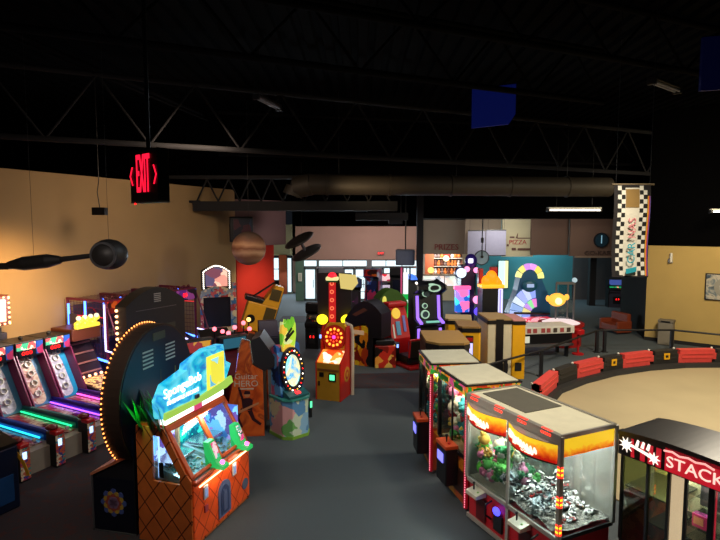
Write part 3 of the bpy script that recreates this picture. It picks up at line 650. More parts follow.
q.build('bulb', t)
hd = MB().box(-w-.02, w+.02, 2.3, 3.1, 1.75, 2.05, mat('brown_header', '#5a2a16', .4), .02).build('header', t)
q = MB()
for j in range(9):
    a = -.32+.08*j; q.sph((a*.9, 2.28, 2.17+.05*(j % 3)), .07, glow('yellow_topper', '#ffe040', 1.0), 10, 7)
q.box(-.34, .34, 2.22, 2.34, 2.05, 2.15, glow('yellow_topper', '#ffe040', 1.0), .03)
for j in range(4): q.sph((-.25+.17*j, 2.26, 2.32), .06, glow('pale_topper', '#fff2c0', 1.2), 10, 6)
q.build('topper', hd)

# ---- tall game at the far left edge: bulb framed marquee
t = thing('bulb_sign_game', 'tall game at the left edge with a bright bulb framed marquee and yellow display', 'arcade game', -8.56, 12.05, 0, laneang-4)
MB().box(-.5, .5, -.1, .4, 0, 2.1, mat('plum_cabinet', '#251a2a', .5), .02).box(-.5, .5, -.25, .4, 0, .9, mat('plum_cabinet', '#251a2a', .5), .02).build('body', t)
mq = MB().box(-.55, .55, -.2, .35, 2.28, 2.98, mat('marquee_frame', '#6a2a20', .4), .03).build('marquee', t)
MB().box(-.45, .43, -.215, -.2, 2.38, 2.88, art('bright_marquee', ['#f4ffff', '#a8f0ff', '#ffffff', '#48c8d8', '#ffc8a0', '#f0f0ff'], 4, emit=1.8)).build('marquee_face', mq)
q = MB()
for j in range(6):
    for s in (-1, 1): q.sph((s*.505, -.215, 2.35+.112*j), .026, BULB, 8, 6)
for j in range(10): q.sph((-.5+.112*j, -.215, 2.935), .024, BULB, 8, 6); q.sph((-.5+.112*j, -.215, 2.32), .024, BULB, 8, 6)
q.build('bulb', mq)
MB().box(-.3, .35, -.15, -.1, 1.98, 2.24, BLK).box(-.26, .2, -.16, -.15, 2.03, 2.18, glow('yellow_display', '#ffd818', 1.6)).build('display', t)

# ---- dark blue cabinet cut by the left edge in the foreground
t = thing('blue_side_cabinet', 'dark blue game cabinet with yellow curved stripe at the lower left edge', 'arcade game', -5.95, 8.35, 0, 65)
MB().box(-.3, .3, -.3, .3, 0, 1.05, NAVY, .03).build('body', t)
MB().ring((0, .4), .5, .58, 'x', .3, .31, YEL, 16, t0=.3, t1=PI-.3).box(.3, .31, -.26, -.23, .05, .95, CHR).build('stripe', t)
MB().box(-.2, .2, -.31, -.3, .15, .6, mat('blue_art_face', '#1a4a80', .4), .005).box(.3, .312, -.1, .05, .2, .6, BLK).build('coin_door', t)
MB().prism([(-.3, 1.05), (-.3, 1.1), (.3, 1.25), (.3, 1.05)], 'x', -.3, .3, BLK).build('control_panel', t)

# ---- basketball cages along the left wall
NET = mat('net_cord', '#5a2034', .8); MAG = mat('magenta_frame', '#6a1834', .4)
cageang = laneang                                             # fronts face the room
u = Vector((.41, .912)); nrm = Vector((.912, -.41))
for i in range(3):
    c = Vector((-7.96, 14.35))+u*(.57+1.14*i)+nrm*1.2
    t = thing('basketball_game', ['basketball cage game with blue neon uprights, nearest the ball alleys', 'middle basketball cage game, mostly behind the black arched cabinet', 'basketball cage game farthest along the wall, with blue neon ramp lights'][i], 'basketball game', c.x, c.y, 0, cageang, group='basketball cage games')
    w = .52; D = 1.12
    MB().prism([(-D, 0), (-D, .75), (-D+.2, .85), (D-.5, 1.35), (D, 1.35), (D, 0)], 'x', -w, w, mat('dark_violet', '#1c1230', .5)).build('cabinet', t)
    q = MB()
    for s in (-1, 1):
        for y_, z0 in ((-.35, 1.0), (.4, 1.2), (D-.03, 1.3)): q.box(s*w-.025, s*w+.025, y_-.025, y_+.025, z0, 2.66, MAG)
        q.box(s*w-.03, s*w+.03, -.35, D, 2.6, 2.66, MAG); q.cyl((s*w, -.35, 2.6), (s*w, -D+.1, .95), .025, MAG, 8)
        q.cyl((s*w, -.35, 2.2), (s*w, D, 2.2), .012, NRED, 6)
    q.box(-w, w, -.38, -.33, 2.6, 2.66, MAG); q.build('cage_frame', t)
    q = MB()
    for s in (-1, 1):
        for k in range(14): y_ = -.35+k*.12; q.cyl((s*w, y_, 1.15), (s*w, y_, 2.6), .006, NET, 4)
        for k in range(11): q.cyl((s*w, -.35, 1.25+.13*k), (s*w, D, 1.25+.13*k), .006, NET, 4)
    for k in range(9): q.cyl((-w+.12*k, -.35, 2.62), (-w+.12*k, D, 2.62), .006, NET, 4)
    q.build('net', t)
    for s in (-1, 1):
        MB().cyl((s*(w+.04), D-.1, 1.3), (s*(w+.04), D-.1, 2.5), .028, NBLUE, 8).cyl((s*(w+.04), .38, 1.3), (s*(w+.04), .38, 2.6), .028, NBLUE, 8).cyl((s*(w+.04), -.33, 1.35), (s*(w+.04), -.33, 2.55), .02, glow('pale_neon', '#c8c8ff', 3), 8).cyl((s*(w+.04), -.33, 1.35), (s*(w+.04), -1.0, 1.28), .02, glow('pale_neon', '#c8c8ff', 3), 8).build('neon_tube', t)
        MB().cyl((s*(w+.05), .3, 1.16), (s*(w+.05), -D+.05, .98), .03, NBLUE, 8).build('neon_rail', t)
    bb = MB().box(-.45, .45, .95, .99, 1.75, 2.45, mat('backboard', '#343040', .4), .01).ring((0, 2.1), .2, .23, 'y', .93, .95, RED, 24).build('backboard', t)
    MB().ring((0, .72), .2, .22, 'z', 1.82, 1.84, mat('hoop_orange', '#d0501a', .4), 24).box(-.03, .03, .9, .96, 1.78, 1.86, ORG).build('hoop', bb)
    MB().cyl((w+.03, 1.05, 1.95), (w+.05, 1.05, 1.95), .3, mat('print_disc', '#4a4048', .6), 24).build('side_print', t); MB().cyl((-w-.03, .85, 1.95), (-w-.05, .85, 1.95), .3, mat('print_disc', '#4a4048', .6), 24).build('side_print', t)
    for k in range(3): MB().sph((-.25+.25*k, -.9+.03*k, 1.08), .11, mat('basketball_orange', '#a8481a', .6), 14, 9).build('ball', t)
    hd = MB().box(-w, w, -.42, -.3, 2.3, 2.62, A_PURP if i else A_RED, .01).build('header', t)
    q = MB()
    for k in range(5): q.sph((-.4+.2*k, -.2, 2.7), .05, mat('red_lamp', '#5a1414', .4), 8, 6)
    q.build('top_light', hd)
    MB().text('00', .18, (0, -.43, 2.46), RDIG, depth=.003).build('score_display', hd)

# ---- black arched cabinet backs (big screen games seen from behind)
t = thing('arched_game_cabinet', 'large charcoal cabinet back with a shallow arched top and bulbs on its left edge', 'arcade game', -5.0, 12.8, 0, -118)
CHC = mat('charcoal_panel', '#2c2b2b', .55); 
arch = [(-.86, .6), (-.86, 2.5)]+[(-.86+1.72*j/12, 2.68+.44*math.sin(PI*(j+.8)/13.6)) for j in range(13)]+[(.86, 2.5), (.86, .6)]
MB().prism(arch, 'y', -.16, .2, CHC).build('head_cabinet', t)
MB().box(-.7, .7, -.5, .25, 0, .9, CHC, .02).prism([(-.5, .9), (-.2, 1.1), (.2, 1.1), (.2, .9)], 'x', -.7, .7, BLK).build('base_cabinet', t)
q = MB()
for s in (-1, 1):
    for j in range(8): q.sph((s*.88, -.1, 1.75+.13*j), .035, BULB, 8, 6)
q.build('bulb', t)
q = MB()
for (x, z, ww, n_) in ((-.12, 2.78, .2, 5), ):
    for j in range(n_): q.box(x, x+ww, .2, .206, z+.045*j, z+.045*j+.022, mat('vent_pale', '#b8b4ae', .4))
q.box(-.6, .6, .2, .204, 2.62, 2.635, GRY); q.box(-.55, -.2, .2, .205, 2.1, 2.22, mat('panel_plate', '#4a4a3e', .5)); q.box(.1, .45, .2, .205, 2.05, 2.2, mat('panel_plate', '#4a4a3e', .5)); q.box(.55, .7, .2, .205, 1.85, 1.9, mat('teal_sticker', '#8ab0a8', .5))
q.build('vent', t)
MB().box(-.75, .75, -.19, -.16, 1.2, 2.6, glow('rear_screen', '#5a78c8', .8)).build('screen', t)

# ---- big prize wheel seen from behind, left of the orange game
t = thing('prize_wheel_game', 'big prize wheel game seen from behind, a dark disc with a glowing bulb rim', 'arcade game', -3.25, 8.37, 0, -102.7)
DSC = mat('blue_black_back', '#0d1930', .4); RIMM = mat('rim_bronze', '#4a3c34', .35, .5)
cz_ = 1.93
MB().ring((0, cz_), .0001, .97, 'y', .0, .1, DSC, 56, ez=1.12).build('wheel_back', t)
MB().ring((0, cz_), 1.0-.05, 1.0, 'y', -.22, .09, RIMM, 56, ez=1.12).build('wheel_rim', t)
MB().ring((0, cz_), .0001, .94, 'y', -.16, -.1, art('wheel_face', ['#e8b020', '#d03028', '#2858c0', '#30a050', '#f0f0e0'], 3, emit=.5), 56, ez=1.12).build('wheel_face', t)
q = MB()
for j in range(96): a = 2*PI*j/96; q.sph((1.01*math.cos(a), -.19, cz_+1.12*1.01*math.sin(a)), .0135, glow('amber_bulb', '#ff9448', 4), 6, 5)
q.build('bulb', t)
q = MB(); VP = mat('vent_pale', '#b8b4ae', .4)
for s in (-1, 1):
    for j in range(5): q.box(s*.3-.13, s*.3+.13, .1, .106, cz_+.5+.06*j, cz_+.5+.06*j+.024, VP)
q.box(-.16, .16, .1, .11, cz_+.88, cz_+1.0, mat('panel_plate', '#5a5850', .5)); q.build('vent', t)
MB().box(-.03, -.01, .1, .104, cz_-.6, cz_+.4, mat('seam', '#4a4236', .5)).box(-.44, -.42, .1, .105, cz_-.6, cz_+.35, mat('brass_strip', '#8a7a48', .4)).build('seam', t)
BZ = [(-.62, 0), (-.62, .87), (.0, 1.2), (.1, 1.2), (.1, 0)]
wb = MB().prism(BZ, 'x', -.72, .72, mat('dark_base', '#1a1a20', .4)).build('base_cabinet', t)
MB().prism([(-.64, .86), (-.64, .9), (.0, 1.24), (.0, 1.19)], 'x', -.74, .74, mat('copper_top', '#c87c5c', .4)).build('control_top', wb)
X = .721; q = MB().box(X, X+.006, -.6, .08, .04, .85, mat('panel_night', '#0b1020', .35)).box(X, X+.014, -.63, -.6, .0, .88, GRY).box(X, X+.014, -.63, .1, .0, .03, GRY)
for rr, nn, col in ((.17, 8, '#4a5a9a'), (.13, 8, '#b8963a'), (.09, 8, '#a04a3a'), (.05, 6, '#8a6a8a')):
    for j in range(nn):
        a = 2*PI*(j+.5*(rr == .13))/nn; q.cyl((X+.005, -.26+rr*math.cos(a), .48+rr*math.sin(a)), (X+.012+(.17-rr)*.03, -.26+rr*math.cos(a), .48+rr*math.sin(a)), .048, mat('kal_'+col[1:], col, .4), 10)
q.build('side_print', wb)

# ---- orange pineapple coin pusher
PINE = lattice('pineapple_skin', '#cf6a30', '#5a1c0a', 2.6); PINEF = lattice('pineapple_front', '#e0521c', '#a02c10', 2.8, emit=.12)
ot = thing('coin_pusher_game', 'orange pineapple patterned coin pusher with lit cyan windows and a bright blue marquee', 'arcade game', -2.555, 8.19, 0, 72)
W = .77; Dp = .455
sidep = [(-Dp, 0), (-Dp, 1.0), (-.02, 1.72), (Dp, 1.72), (Dp, 0)]
def sidepanel(s):
    X0, X1 = (s*W-.03, s*W)
    # panel with a window hole: strips around the opening
    q = MB()
    q.prism([(-Dp, 0), (-Dp, 1.0), (-.36, 1.11), (-.36, .93), (.3, .93), (.3, 0)], 'x', X0, X1, PINE)
    q.prism([(-.36, 1.11), (-.02, 1.72), (.05, 1.6), (-.27, 1.06), (-.27, .93), (-.36, .93)], 'x', X0, X1, PINE)
    q.prism([(-.02, 1.72), (.3, 1.72), (.3, 1.6), (.05, 1.6)], 'x', X0, X1, PINE)
    q.box(X0, X1, .18, .3, .93, 1.6, PINE); q.box(X0, X1, .3, Dp, 0, 1.72, PINE)
    return q
for s in (-1, 1):
    p_ = sidepanel(s).build('side_panel', ot)
    MB().prism([(-.28, .93), (.18, .93), (.18, 1.6), (.05, 1.6), (-.28, 1.06)], 'x', s*(W-.016)-.003, s*(W-.016)+.003, GLS).build('side_window', p_)
    if s < 0: MB().box(-W-.004, -W, .02, .1, .98, 1.2, BLK, .01).build('lock_plate', p_)
MB().box(-W+.03, W-.03, -Dp+.01, Dp, 0, .9, PINE).box(-W+.03, W-.03, Dp-.06, Dp, .9, 1.7, mat('blue_inner', '#2a4a9a', .5)).build('body', ot)
lf = MB().box(-W, W, -Dp-.02, -Dp+.01, .06, .92, PINEF, .01).build('front_panel', ot)
MB().box(-W, W, -Dp-.07, -Dp+.08, .92, .985, ORG, .02).box(-W+.05, W-.05, -Dp-.02, -Dp+.08, .984, .99, mat('ledge_metal', '#b8c8c8', .2, .6)).build('ledge', ot)
# front frame posts following the slope
slope = math.atan2(Dp-.02, .72); Lg = math.hypot(Dp-.04, .7)
MF = Matrix.Translation((0, -Dp+.02, 1.0)) @ rotx(-slope)
FR = mat('orange_frame', '#d8521c', .35)
q = MB()
for x in (-W+.04, 0, W-.04): q.box(x-.04, x+.04, -.03, .03, 0, Lg, FR, .012, M=MF)
q.box(-W, W, -.03, .03, Lg-.07, Lg+.02, FR, .012, M=MF); q.box(-W, W, -.03, .03, 0, .05, FR, .012, M=MF); q.build('window_frame', ot)
for s in (-1, 1): MB().box(min(s*.04, s*(W-.08)), max(s*.04, s*(W-.08)), -.008, 0, .05, Lg-.07, GLS, M=MF).build('front_window', ot)
MB().box(-W+.03, W-.03, -.02, Dp, 1.7, 1.74, ORG).build('roof', ot)
MB().box(-.02, .02, .32, Dp-.06, .9, 1.6, mat('cream_divider', '#d0a878', .5)).build('divider', ot)
A_SEA = art('sea_art', ['#20c8b0', '#0a8a98', '#40e8c8', '#085a70', '#b0ffe8'], 9, emit=1.3); A_SKY = art('sky_art', ['#78b8e8', '#b080d0', '#4060b8', '#c8d0f0', '#604090'], 7, emit=.9)
for s in (-1, 1):
    MB().box(min(s*.05, s*(W-.06)), max(s*.05, s*(W-.06)), Dp-.09, Dp-.06, .95, 1.66, A_SKY if s < 0 else A_SEA).build('back_art', ot)
    x0, x1 = min(s*.05, s*(W-.06)), max(s*.05, s*(W-.06))
    MB().prism([(-.34, .91), (-.34, .95), (.3, 1.12), (.3, .91)], 'x', x0, x1, mat('pusher_bed', '#b8d8dc', .2, .4)).box(x0+.05, x1-.05, -.05, .3, 1.1, 1.15, CHR, .01).build('pusher_shelf', ot)
    q = MB()
    for _ in range(70):
        x = random.uniform(x0+.03, x1-.03); y = random.uniform(-.3, .1); z = .965+.25*(y+.34)
        q.cyl((x, y, z), (x+random.uniform(-.004, .004), y+.002, z+.006), .018, [CHR, mat('coin_gold', '#c8a040', .3, .8), mat('coin_teal', '#40b0a8', .3)][random.randrange(3)], 8)
    o = q.build('coin', ot); o['kind'] = 'stuff'
MB().box(W-.045, W-.035, -.3, Dp-.1, .95, 1.6, A_SKY).build('side_art', ot)
MB().cyl((-W+.08, .0, 1.66), (W-.08, .0, 1.66), .02, glow('cool_tube', '#b8f4ff', 7), 8).cyl((-W+.06, .14, .95), (-W+.06, .14, 1.6), .014, glow('cool_tube2', '#a8c8ff', 3), 8).build('tube_light', ot)
# green consoles
GC = glow('green_console', '#30e070', .55)
for x in (-.2, .52):
    g = MB().prism([(-.65, .97), (-.65, 1.02), (-.53, 1.06), (-.39, 1.36), (-.31, 1.36), (-.35, .97)], 'x', x-.08, x+.08, GC).build('control_console', ot)
    Mx = Matrix.Translation((x, -.53, 1.06)) @ rotx(-math.atan2(.14, .34))
    MB().box(-.05, .05, -.012, 0, .06, .3, art('console_art', ['#f04090', '#ffd8e8', '#303030', '#40c0a0'], 14, emit=.6), M=Mx).build('console_art', g)
    MB().cyl((x, -.58, 1.04), (x, -.59, 1.075), .035, glow('pink_button', '#ff5ab8', 4), 12).build('button', g)
for x in (-.5, .28): MB().box(x-.055, x+.055, -Dp-.045, -Dp-.02, .62, .82, mat('card_reader', '#c8ccd8', .3), .01).box(x-.035, x+.035, -Dp-.05, -Dp-.045, .66, .78, glow('reader_screen', '#8aa0d0', .7)).build('card_reader', lf)
MB().box(-.53, -.45, -Dp-.04, -Dp-.02, .42, .52, mat('sticker_pink', '#b84a5a', .5)).cyl((.62, -Dp-.03, .32), (.62, -Dp-.02, .32), .09, mat('sticker_blue', '#5a6a8a', .4), 16).build('sticker', lf)
q = MB(); pts = [(.17*math.cos(a), .5+.17*math.sin(a)) for a in [PI*j/12 for j in range(13)]]
pts = [(-.17, .12)]+pts[::-1]+[(.17, .12)] ; q.prism([(x*.0+x, z) for x, z in pts], 'y', -Dp-.035, -Dp-.02, mat('door_blue_ring', '#5a6a98', .4)); q.prism([(x*.62, .16+(z-.12)*.8) for x, z in pts], 'y', -Dp-.042, -Dp-.035, mat('door_dark', '#3a4a78', .4)); q.prism([(x*.3, .2+(z-.12)*.6) for x, z in pts], 'y', -Dp-.048, -Dp-.042, mat('door_blue_ring', '#5a6a98', .4)); q.build('ticket_door', lf)
MB().cyl((-W+.1, -Dp-.05, .88), (0-.1, -Dp-.05, .88), .012, glow('warm_strip', '#ffd8a0', 3), 8).cyl((.1, -Dp-.05, .88), (W-.1, -Dp-.05, .88), .012, glow('warm_strip', '#ffd8a0', 3), 8).build('strip_light', lf)
# marquee: wide bright sign
MQ = art('aqua_marquee', ['#1470c8', '#18b8e0', '#60dcf4', '#1a90e0', '#38c8ec'], 2.2, emit=.8, kind='noise')
mq = MB().prism([(-.82, 1.86), (-.85, 2.12), (-.7, 2.32), (-.22, 2.42), (-.2, 2.5), (.3, 2.62), (.78, 2.6), (.85, 2.3), (1.0, 2.22), (.86, 2.02), (.9, 1.9), (-.1, 1.86)], 'y', -.02, .12, MQ).build('marquee', ot)
q = MB().text('SpongeBob', .2, (-.33, -.03, 2.22), glow('white_letters', '#ffffff', 1.8), depth=.006, ry=-3); q.text('PINEAPPLE ARCADE', .085, (-.33, -.03, 2.05), glow('white_letters', '#ffffff', 1.8), depth=.006); q.build('marquee_lettering', mq)
q = MB().box(.27, .76, -.05, -.02, 1.95, 2.5, glow('yellow_frame', '#f2e850', 1.1), .05).box(.33, .7, -.06, -.05, 2.0, 2.44, art('marquee_cartoon_panel', ['#e8e048', '#9ae0f0', '#f4f08a', '#60b8e0'], 3, emit=.9)).build('marquee_panel', mq)
q = MB().box(-.05, .04, -.05, -.02, 1.84, 1.98, mat('grey_pole', '#4a4a60', .4)).box(-W+.02, -.08, -.03, .1, 1.75, 1.84, glow('white_strip', '#f0f8ff', 2.2), .01).box(.12, W-.02, -.03, .1, 1.75, 1.84, glow('white_strip', '#f0f8ff', 2.2), .01).box(-.08, .12, -.04, .1, 1.74, 1.9, glow('pink_block', '#e84880', .8), .01)
q.prism([(-.8, 1.84), (-.78, 1.94), (-.4, 1.93), (0, 1.92), (.4, 1.97), (.95, 2.02), (1.0, 1.9), (.8, 1.86), (.3, 1.84)], 'y', -.06, -.02, glow('lime_strip', '#b8e860', .7)); q.build('marquee_base', mq)
# green leaves
q = MB(); GL = mat('leaf_green', '#18b040', .4); GL2 = mat('leaf_dark', '#0b4a1c', .5)
for j in range(46):
    a = random.uniform(-1.1, .8); b_ = random.uniform(-.5, .5); L = random.uniform(.3, .5); x = -W+.05+random.uniform(-.12, .4); y = random.uniform(.0, .48)
    tip = (x+L*math.sin(a)*.6-.08, y+L*math.sin(b_)*.5, 1.72+L); r0 = (x, y, 1.7)
    s_ = Vector((.045, .03, 0)); q.add([Vector(r0)-s_, Vector(r0)+s_, (Vector(r0)+Vector(tip))/2+s_*1.1+Vector((0, 0, .02)), tip, (Vector(r0)+Vector(tip))/2-s_*1.1, Vector(r0)+Vector((.0, .02, 0))], [[0, 1, 2, 3, 4], [0, 5, 4], [5, 1, 2], [5, 2, 3], [5, 3, 4]], GL if j % 2 else GL2)
q.build('leaf_crown', ot)
MB().cyl((-W+.1, .0, 1.76), (-W+.3, .0, 1.76), .02, glow('green_led', '#20ff40', 6), 8).build('green_light', ot)

# ---- orange rhythm game seen from its side
t = thing('guitar_game', 'tall orange guitar music game seen from its side, a leaping guitarist printed on the panel', 'arcade game', -2.48, 11.95, 0, -86); t.scale = (1, 1, .95)
GO = art('guitar_art', ['#8a2a14', '#d0541c', '#e06a28', '#a03a1a', '#f08434'], 1.6, kind='noise')
prof = [(-.42, 0), (-.4, .8), (-.24, 1.5), (-.17, 1.95), (-.08, 2.25), (.06, 2.2), (.12, 1.66), (.34, 1.52), (.36, 0)]
for s in (-1, 1):
    sp_ = MB().prism(prof, 'x', s*.5-.02, s*.5+.02, GO).build('side_panel', t)
    if s > 0:
        q = MB(); wh = mat('print_white', '#c8b8a8', .5); X = .523
        M = Matrix.Translation((X, -.02, 1.3)) @ Matrix.Rotation(PI/2, 4, 'Z')
        q.text('Guitar', .19, (0, 0, .1), wh, M=M, depth=.002); q.text('HERO', .2, (0, 0, -.07), wh, M=M, depth=.002); q.box(-.16, .16, -.002, .002, -.2, -.17, wh, M=M); q.build('side_lettering', sp_)
        q = MB(); dk = mat('print_dark', '#35101a', .5); sk = mat('print_skin', '#c8845a', .5)
        def P2(poly, m, e=0): q.prism([(a, b) for a, b in poly], 'x', X-.002, X+.002+e, m)
        P2([(-.1, .62), (.1, .62), (.12, .85), (.06, .9), (-.06, .9), (-.12, .85)], dk); q.cyl((X-.002, 0, .98), (X+.003, 0, .98), .065, sk, 14); P2([(-.07, .99), (.07, .99), (.06, 1.06), (-.05, 1.07)], dk, .003)
        P2([(-.12, .85), (-.2, 1.15), (-.16, 1.16), (-.06, .84)], dk); P2([(.1, .62), (.16, .42), (.3, .3), (.27, .25), (.1, .38), (.0, .6)], dk); P2([(-.1, .62), (-.18, .45), (-.1, .22), (-.15, .2), (-.27, .44), (-.12, .68)], dk); P2([(-.2, .6), (.24, .8), (.25, .76), (-.18, .54)], sk, .003)
        q.build('side_figure', sp_)
MB().prism([(-.38, 0), (-.36, .8), (-.2, 1.5), (-.13, 1.93), (-.06, 2.2), (.04, 2.16), (.1, 1.64), (.3, 1.49), (.33, 0)], 'x', -.48, .48, mat('brown_back', '#3a2418', .6)).build('body', t)
MB().prism([(.36, 1.5), (.14, 1.66), (.08, 2.2), (.28, 2.3), (.64, 1.75), (.58, 1.6)], 'x', -.46, .46, mat('black_hood', '#222024', .5)).build('rear_hood', t)
MB().prism([(-.26, 1.45), (-.24, 1.45), (-.17, 1.93), (-.19, 1.93)], 'x', -.42, .42, SCR).build('screen', t)
MB().box(-.5, .5, -.72, -.42, 0, .12, RED, .03).build('foot_platform', t); MB().tube([(.5, -.18, 1.95), (.5, -.09, 2.27), (.5, .07, 2.22), (.5, .13, 1.7)], .018, mat('chrome_trim', '#c8c4c0', .2, .8), 8).build('edge_trim', t)

# ---- kiddie spinner with tall crown
t = thing('spinner_game', 'blue and green oval dial game with a flame shaped yellow green topper', 'arcade game', -1.53, 11.62, 0, 42)
KB_ = art('pastel_scene', ['#8ab8d8', '#c8d8c0', '#e0a8a8', '#70b060', '#d8d0a8', '#5a90c0'], 5); KB2 = art('lime_side', ['#2a60b0', '#183878', '#60a0d8', '#c05878', '#203050'], 6)
MB().prism([(-.35, -.2), (-.2, -.36), (.2, -.36), (.35, -.2), (.35, .3), (-.35, .3)], 'z', 0.06, .84, KB_).prism([(-.36, -.21), (-.21, -.37), (.21, -.37), (.36, -.21), (.36, .31), (-.36, .31)], 'z', 0, .07, mat('lime_foot', '#7aa83a', .5)).prism([(-.37, -.22), (-.22, -.39), (.22, -.39), (.37, -.22), (.37, .31), (-.37, .31)], 'z', .84, .88, mat('teal_rim', '#3a8a80', .4)).build('base_cabinet', t)
MB().prism([(.3, .88), (-.1, .88), (-.02, 1.2), (.08, 1.95), (.16, 2.0), (.3, 1.9)], 'x', -.3, .3, KB2).build('upper_cabinet', t)
M = Matrix.Translation((0, -.04, 1.43)) @ rotx(-.12)
dl = MB().ring((0, 0), .2, .29, 'y', -.08, 0, mat('dial_dark', '#1c1a28', .4), 36, M=M, ez=1.75).build('dial_ring', t)
MB().ring((0, 0), .0001, .2, 'y', -.05, -.02, art('dial_screen', ['#60e8f8', '#a8f8ff', '#f0e8a8', '#38a8e8', '#e8ffff'], 2.5, emit=.9, kind='noise'), 32, M=M, ez=1.75).build('dial_face', dl)
q = MB()
for j in range(24): a = 2*PI*j/24; q.sph((.245*math.cos(a), -.085, .43*math.sin(a)), .016, [RLED, glow('amber', '#ffb030', 2), WBULB][j % 3], 6, 5, M=M)
q.build('dial_bulb', dl)
MB().prism([(-.34, .9), (-.34, .94), (-.1, 1.04), (-.08, .9)], 'x', -.26, .26, mat('teal_panel', '#205a60', .4)).build('control_panel', t)
MB().box(-.05, .08, -.3, -.2, .95, 1.0, glow('red_button', '#ff2a30', 2.5), .02).build('button', t)
MB().box(.3, .37, -.3, -.2, .35, .75, BLK, .01, M=None).box(.31, .36, -.31, -.3, .58, .72, glow('green_reader', '#60ffb0', 1.4)).build('card_reader', t)
q = MB(); TP = art('flame_topper', ['#b8e040', '#e8f080', '#70b830', '#d8e8a0', '#f0c040'], 5, emit=.55)
q.prism([(-.17, 1.85), (-.19, 2.25), (-.17, 2.5), (-.12, 2.4), (-.08, 2.55), (-.03, 2.42), (.02, 2.54), (.06, 2.42), (.12, 2.58), (.17, 2.42), (.18, 2.2), (.14, 1.9)], 'y', .02, .12, TP).build('topper', t)
MB().prism([(-.13, 2.12), (.1, 2.3), (.12, 2.26), (-.1, 2.06)], 'y', -.005, .02, BLK).prism([(-.1, 2.2), (.05, 2.36), (.07, 2.33), (-.08, 2.16)], 'y', -.005, .02, BLK).build('topper_print', t)

# ---- yellow and red ball target game
t = thing('ball_wheel_game', 'yellow and red game with a round glowing ring target, standing alone on the carpet', 'arcade game', -.7, 14.2, 0, -20)
MB().prism([(-.38, 0), (-.38, .98), (.38, 1.2), (.38, 0)], 'x', -.33, .33, mat('mustard', '#b8841c', .5)).build('body', t)
for s in (-1, 1):
    p_ = MB().prism([(-.4, 0), (-.4, 1.0), (-.05, 1.24), (.02, 1.9), (.4, 1.9), (.4, 0)], 'x', s*.34-.015, s*.34+.015, mat('lacquer_red', '#cc2418', .35)).build('side_panel', t)
    if s > 0: MB().cyl((.355, .05, .62), (.36, .05, .62), .2, mat('gold_print', '#c88a28', .4), 20).cyl((.36, .05, .62), (.364, .05, .62), .13, mat('red_print', '#a82018', .4), 16).cyl((.364, .05, .62), (.368, .05, .62), .07, mat('gold_print', '#c88a28', .4), 12).build('side_print', p_)
MB().prism([(-.38, 1.0), (-.38, 1.03), (.0, 1.26), (.0, 1.2)], 'x', -.31, .31, art('lit_deck', ['#ffe8b0', '#ff9838', '#fff8e0', '#e04818'], 6, emit=1.0)).build('playfield', t)
M = Matrix.Translation((0, .05, 1.6)) @ rotx(-.2)
tw = MB().ring((0, 0), .0001, .33, 'y', -.03, .06, mat('target_red', '#c01c10', .4), 36, M=M).build('target_wheel', t)
q = MB()
for j in range(12): a = 2*PI*j/12; q.sph((.22*math.cos(a), -.04, .22*math.sin(a)), .036, glow('orange_bulb', '#ff9a30', 2.4), 8, 6, M=M)
for j in range(8): a = 2*PI*j/8; q.sph((.12*math.cos(a), -.04, .12*math.sin(a)), .026, glow('red_bulb', '#ff4a20', 2), 8, 6, M=M)
q.build('target_bulb', tw)
MB().sph((0, -.05, 0), .05, glow('magenta_hub', '#ff3aa0', 2.5), 10, 7, M=M).build('hub', tw)
MB().prism([(-.3, 1.2), (-.34, 1.75), (-.2, 1.97), (.25, 1.98), (.34, 1.8), (.34, 1.2)], 'y', .1, .2, art('yellow_back', ['#e8b020', '#f4d060', '#e89020'], 3)).build('backboard', t)
MB().tube([(.42, .3, 0), (.42, .3, 1.7), (.38, .3, 1.88), (.2, .3, 1.95)], .05, mat('cream_edge', '#c8b8a0', .5), 8).build('side_trim', t)
MB().box(-.25, -.13, -.4, -.38, .62, .74, BLK).box(-.28, -.24, -.4, -.38, .38, .5, BLK).build('coin_slot', t); MB().box(.02, .22, -.41, -.38, .52, .74, BLK, .01).box(.05, .19, -.415, -.41, .56, .7, glow('green_reader', '#60ffb0', 1.4)).build('card_reader', t); MB().box(-.3, .3, -.4, -.385, .78, .84, mat('amber_bar', '#7a4a14', .5)).build('ticket_bar', t)

# ---- hammer tower with two yellow lamps
t = thing('tower_strength_game', 'tall red tower game with two glowing yellow lamps and a red dome light on top', 'arcade game', -.85, 18.2, 0, -5)
MB().box(-.45, .45, -.35, .35, 0, 1.1, A_RED, .02).build('base_cabinet', t)
MB().box(-.62, .55, .1, .3, 1.05, 2.95, mat('tower_dark', '#1a1420', .5), .01).build('backboard', t)
MB().box(-.2, .02, -.1, .1, 1.1, 2.85, glow('tower_red', '#d01c20', .75), .02).build('score_column', t)
q = MB()
for j in range(5): q.ring((-.09, 1.5+.28*j), .04, .07, 'y', -.12, -.1, glow('tower_ring', '#ff7a50', 1.2), 14)
q.build('score_ring', t)
MB().box(-.3, .12, -.14, .12, 2.72, 2.84, glow('cream_band', '#f0e8a0', 1.0), .03).box(-.26, .08, -.14, .12, 2.66, 2.72, mat('green_band', '#1a5a2a', .4)).sph((-.09, 0, 2.86), .15, glow('dome_red', '#ff2030', 1.8), 16, 9, (1, 1, .9)).build('dome_light', t)
MB().prism([(.2, 2.45), (.14, 2.95), (.7, 2.9), (.78, 2.62), (.6, 2.4)], 'y', -.05, .12, glow('cream_sign', '#f0d880', .75)).build('side_sign', t)
for x in (-.4, .42): MB().sph((x, -.25, 1.42), .19, glow('yellow_lamp', '#ffe020', 2.2), 16, 10, (1, .9, .9)).cyl((x, -.25, 1.1), (x, -.25, 1.28), .06, BLK).build('lamp', t)
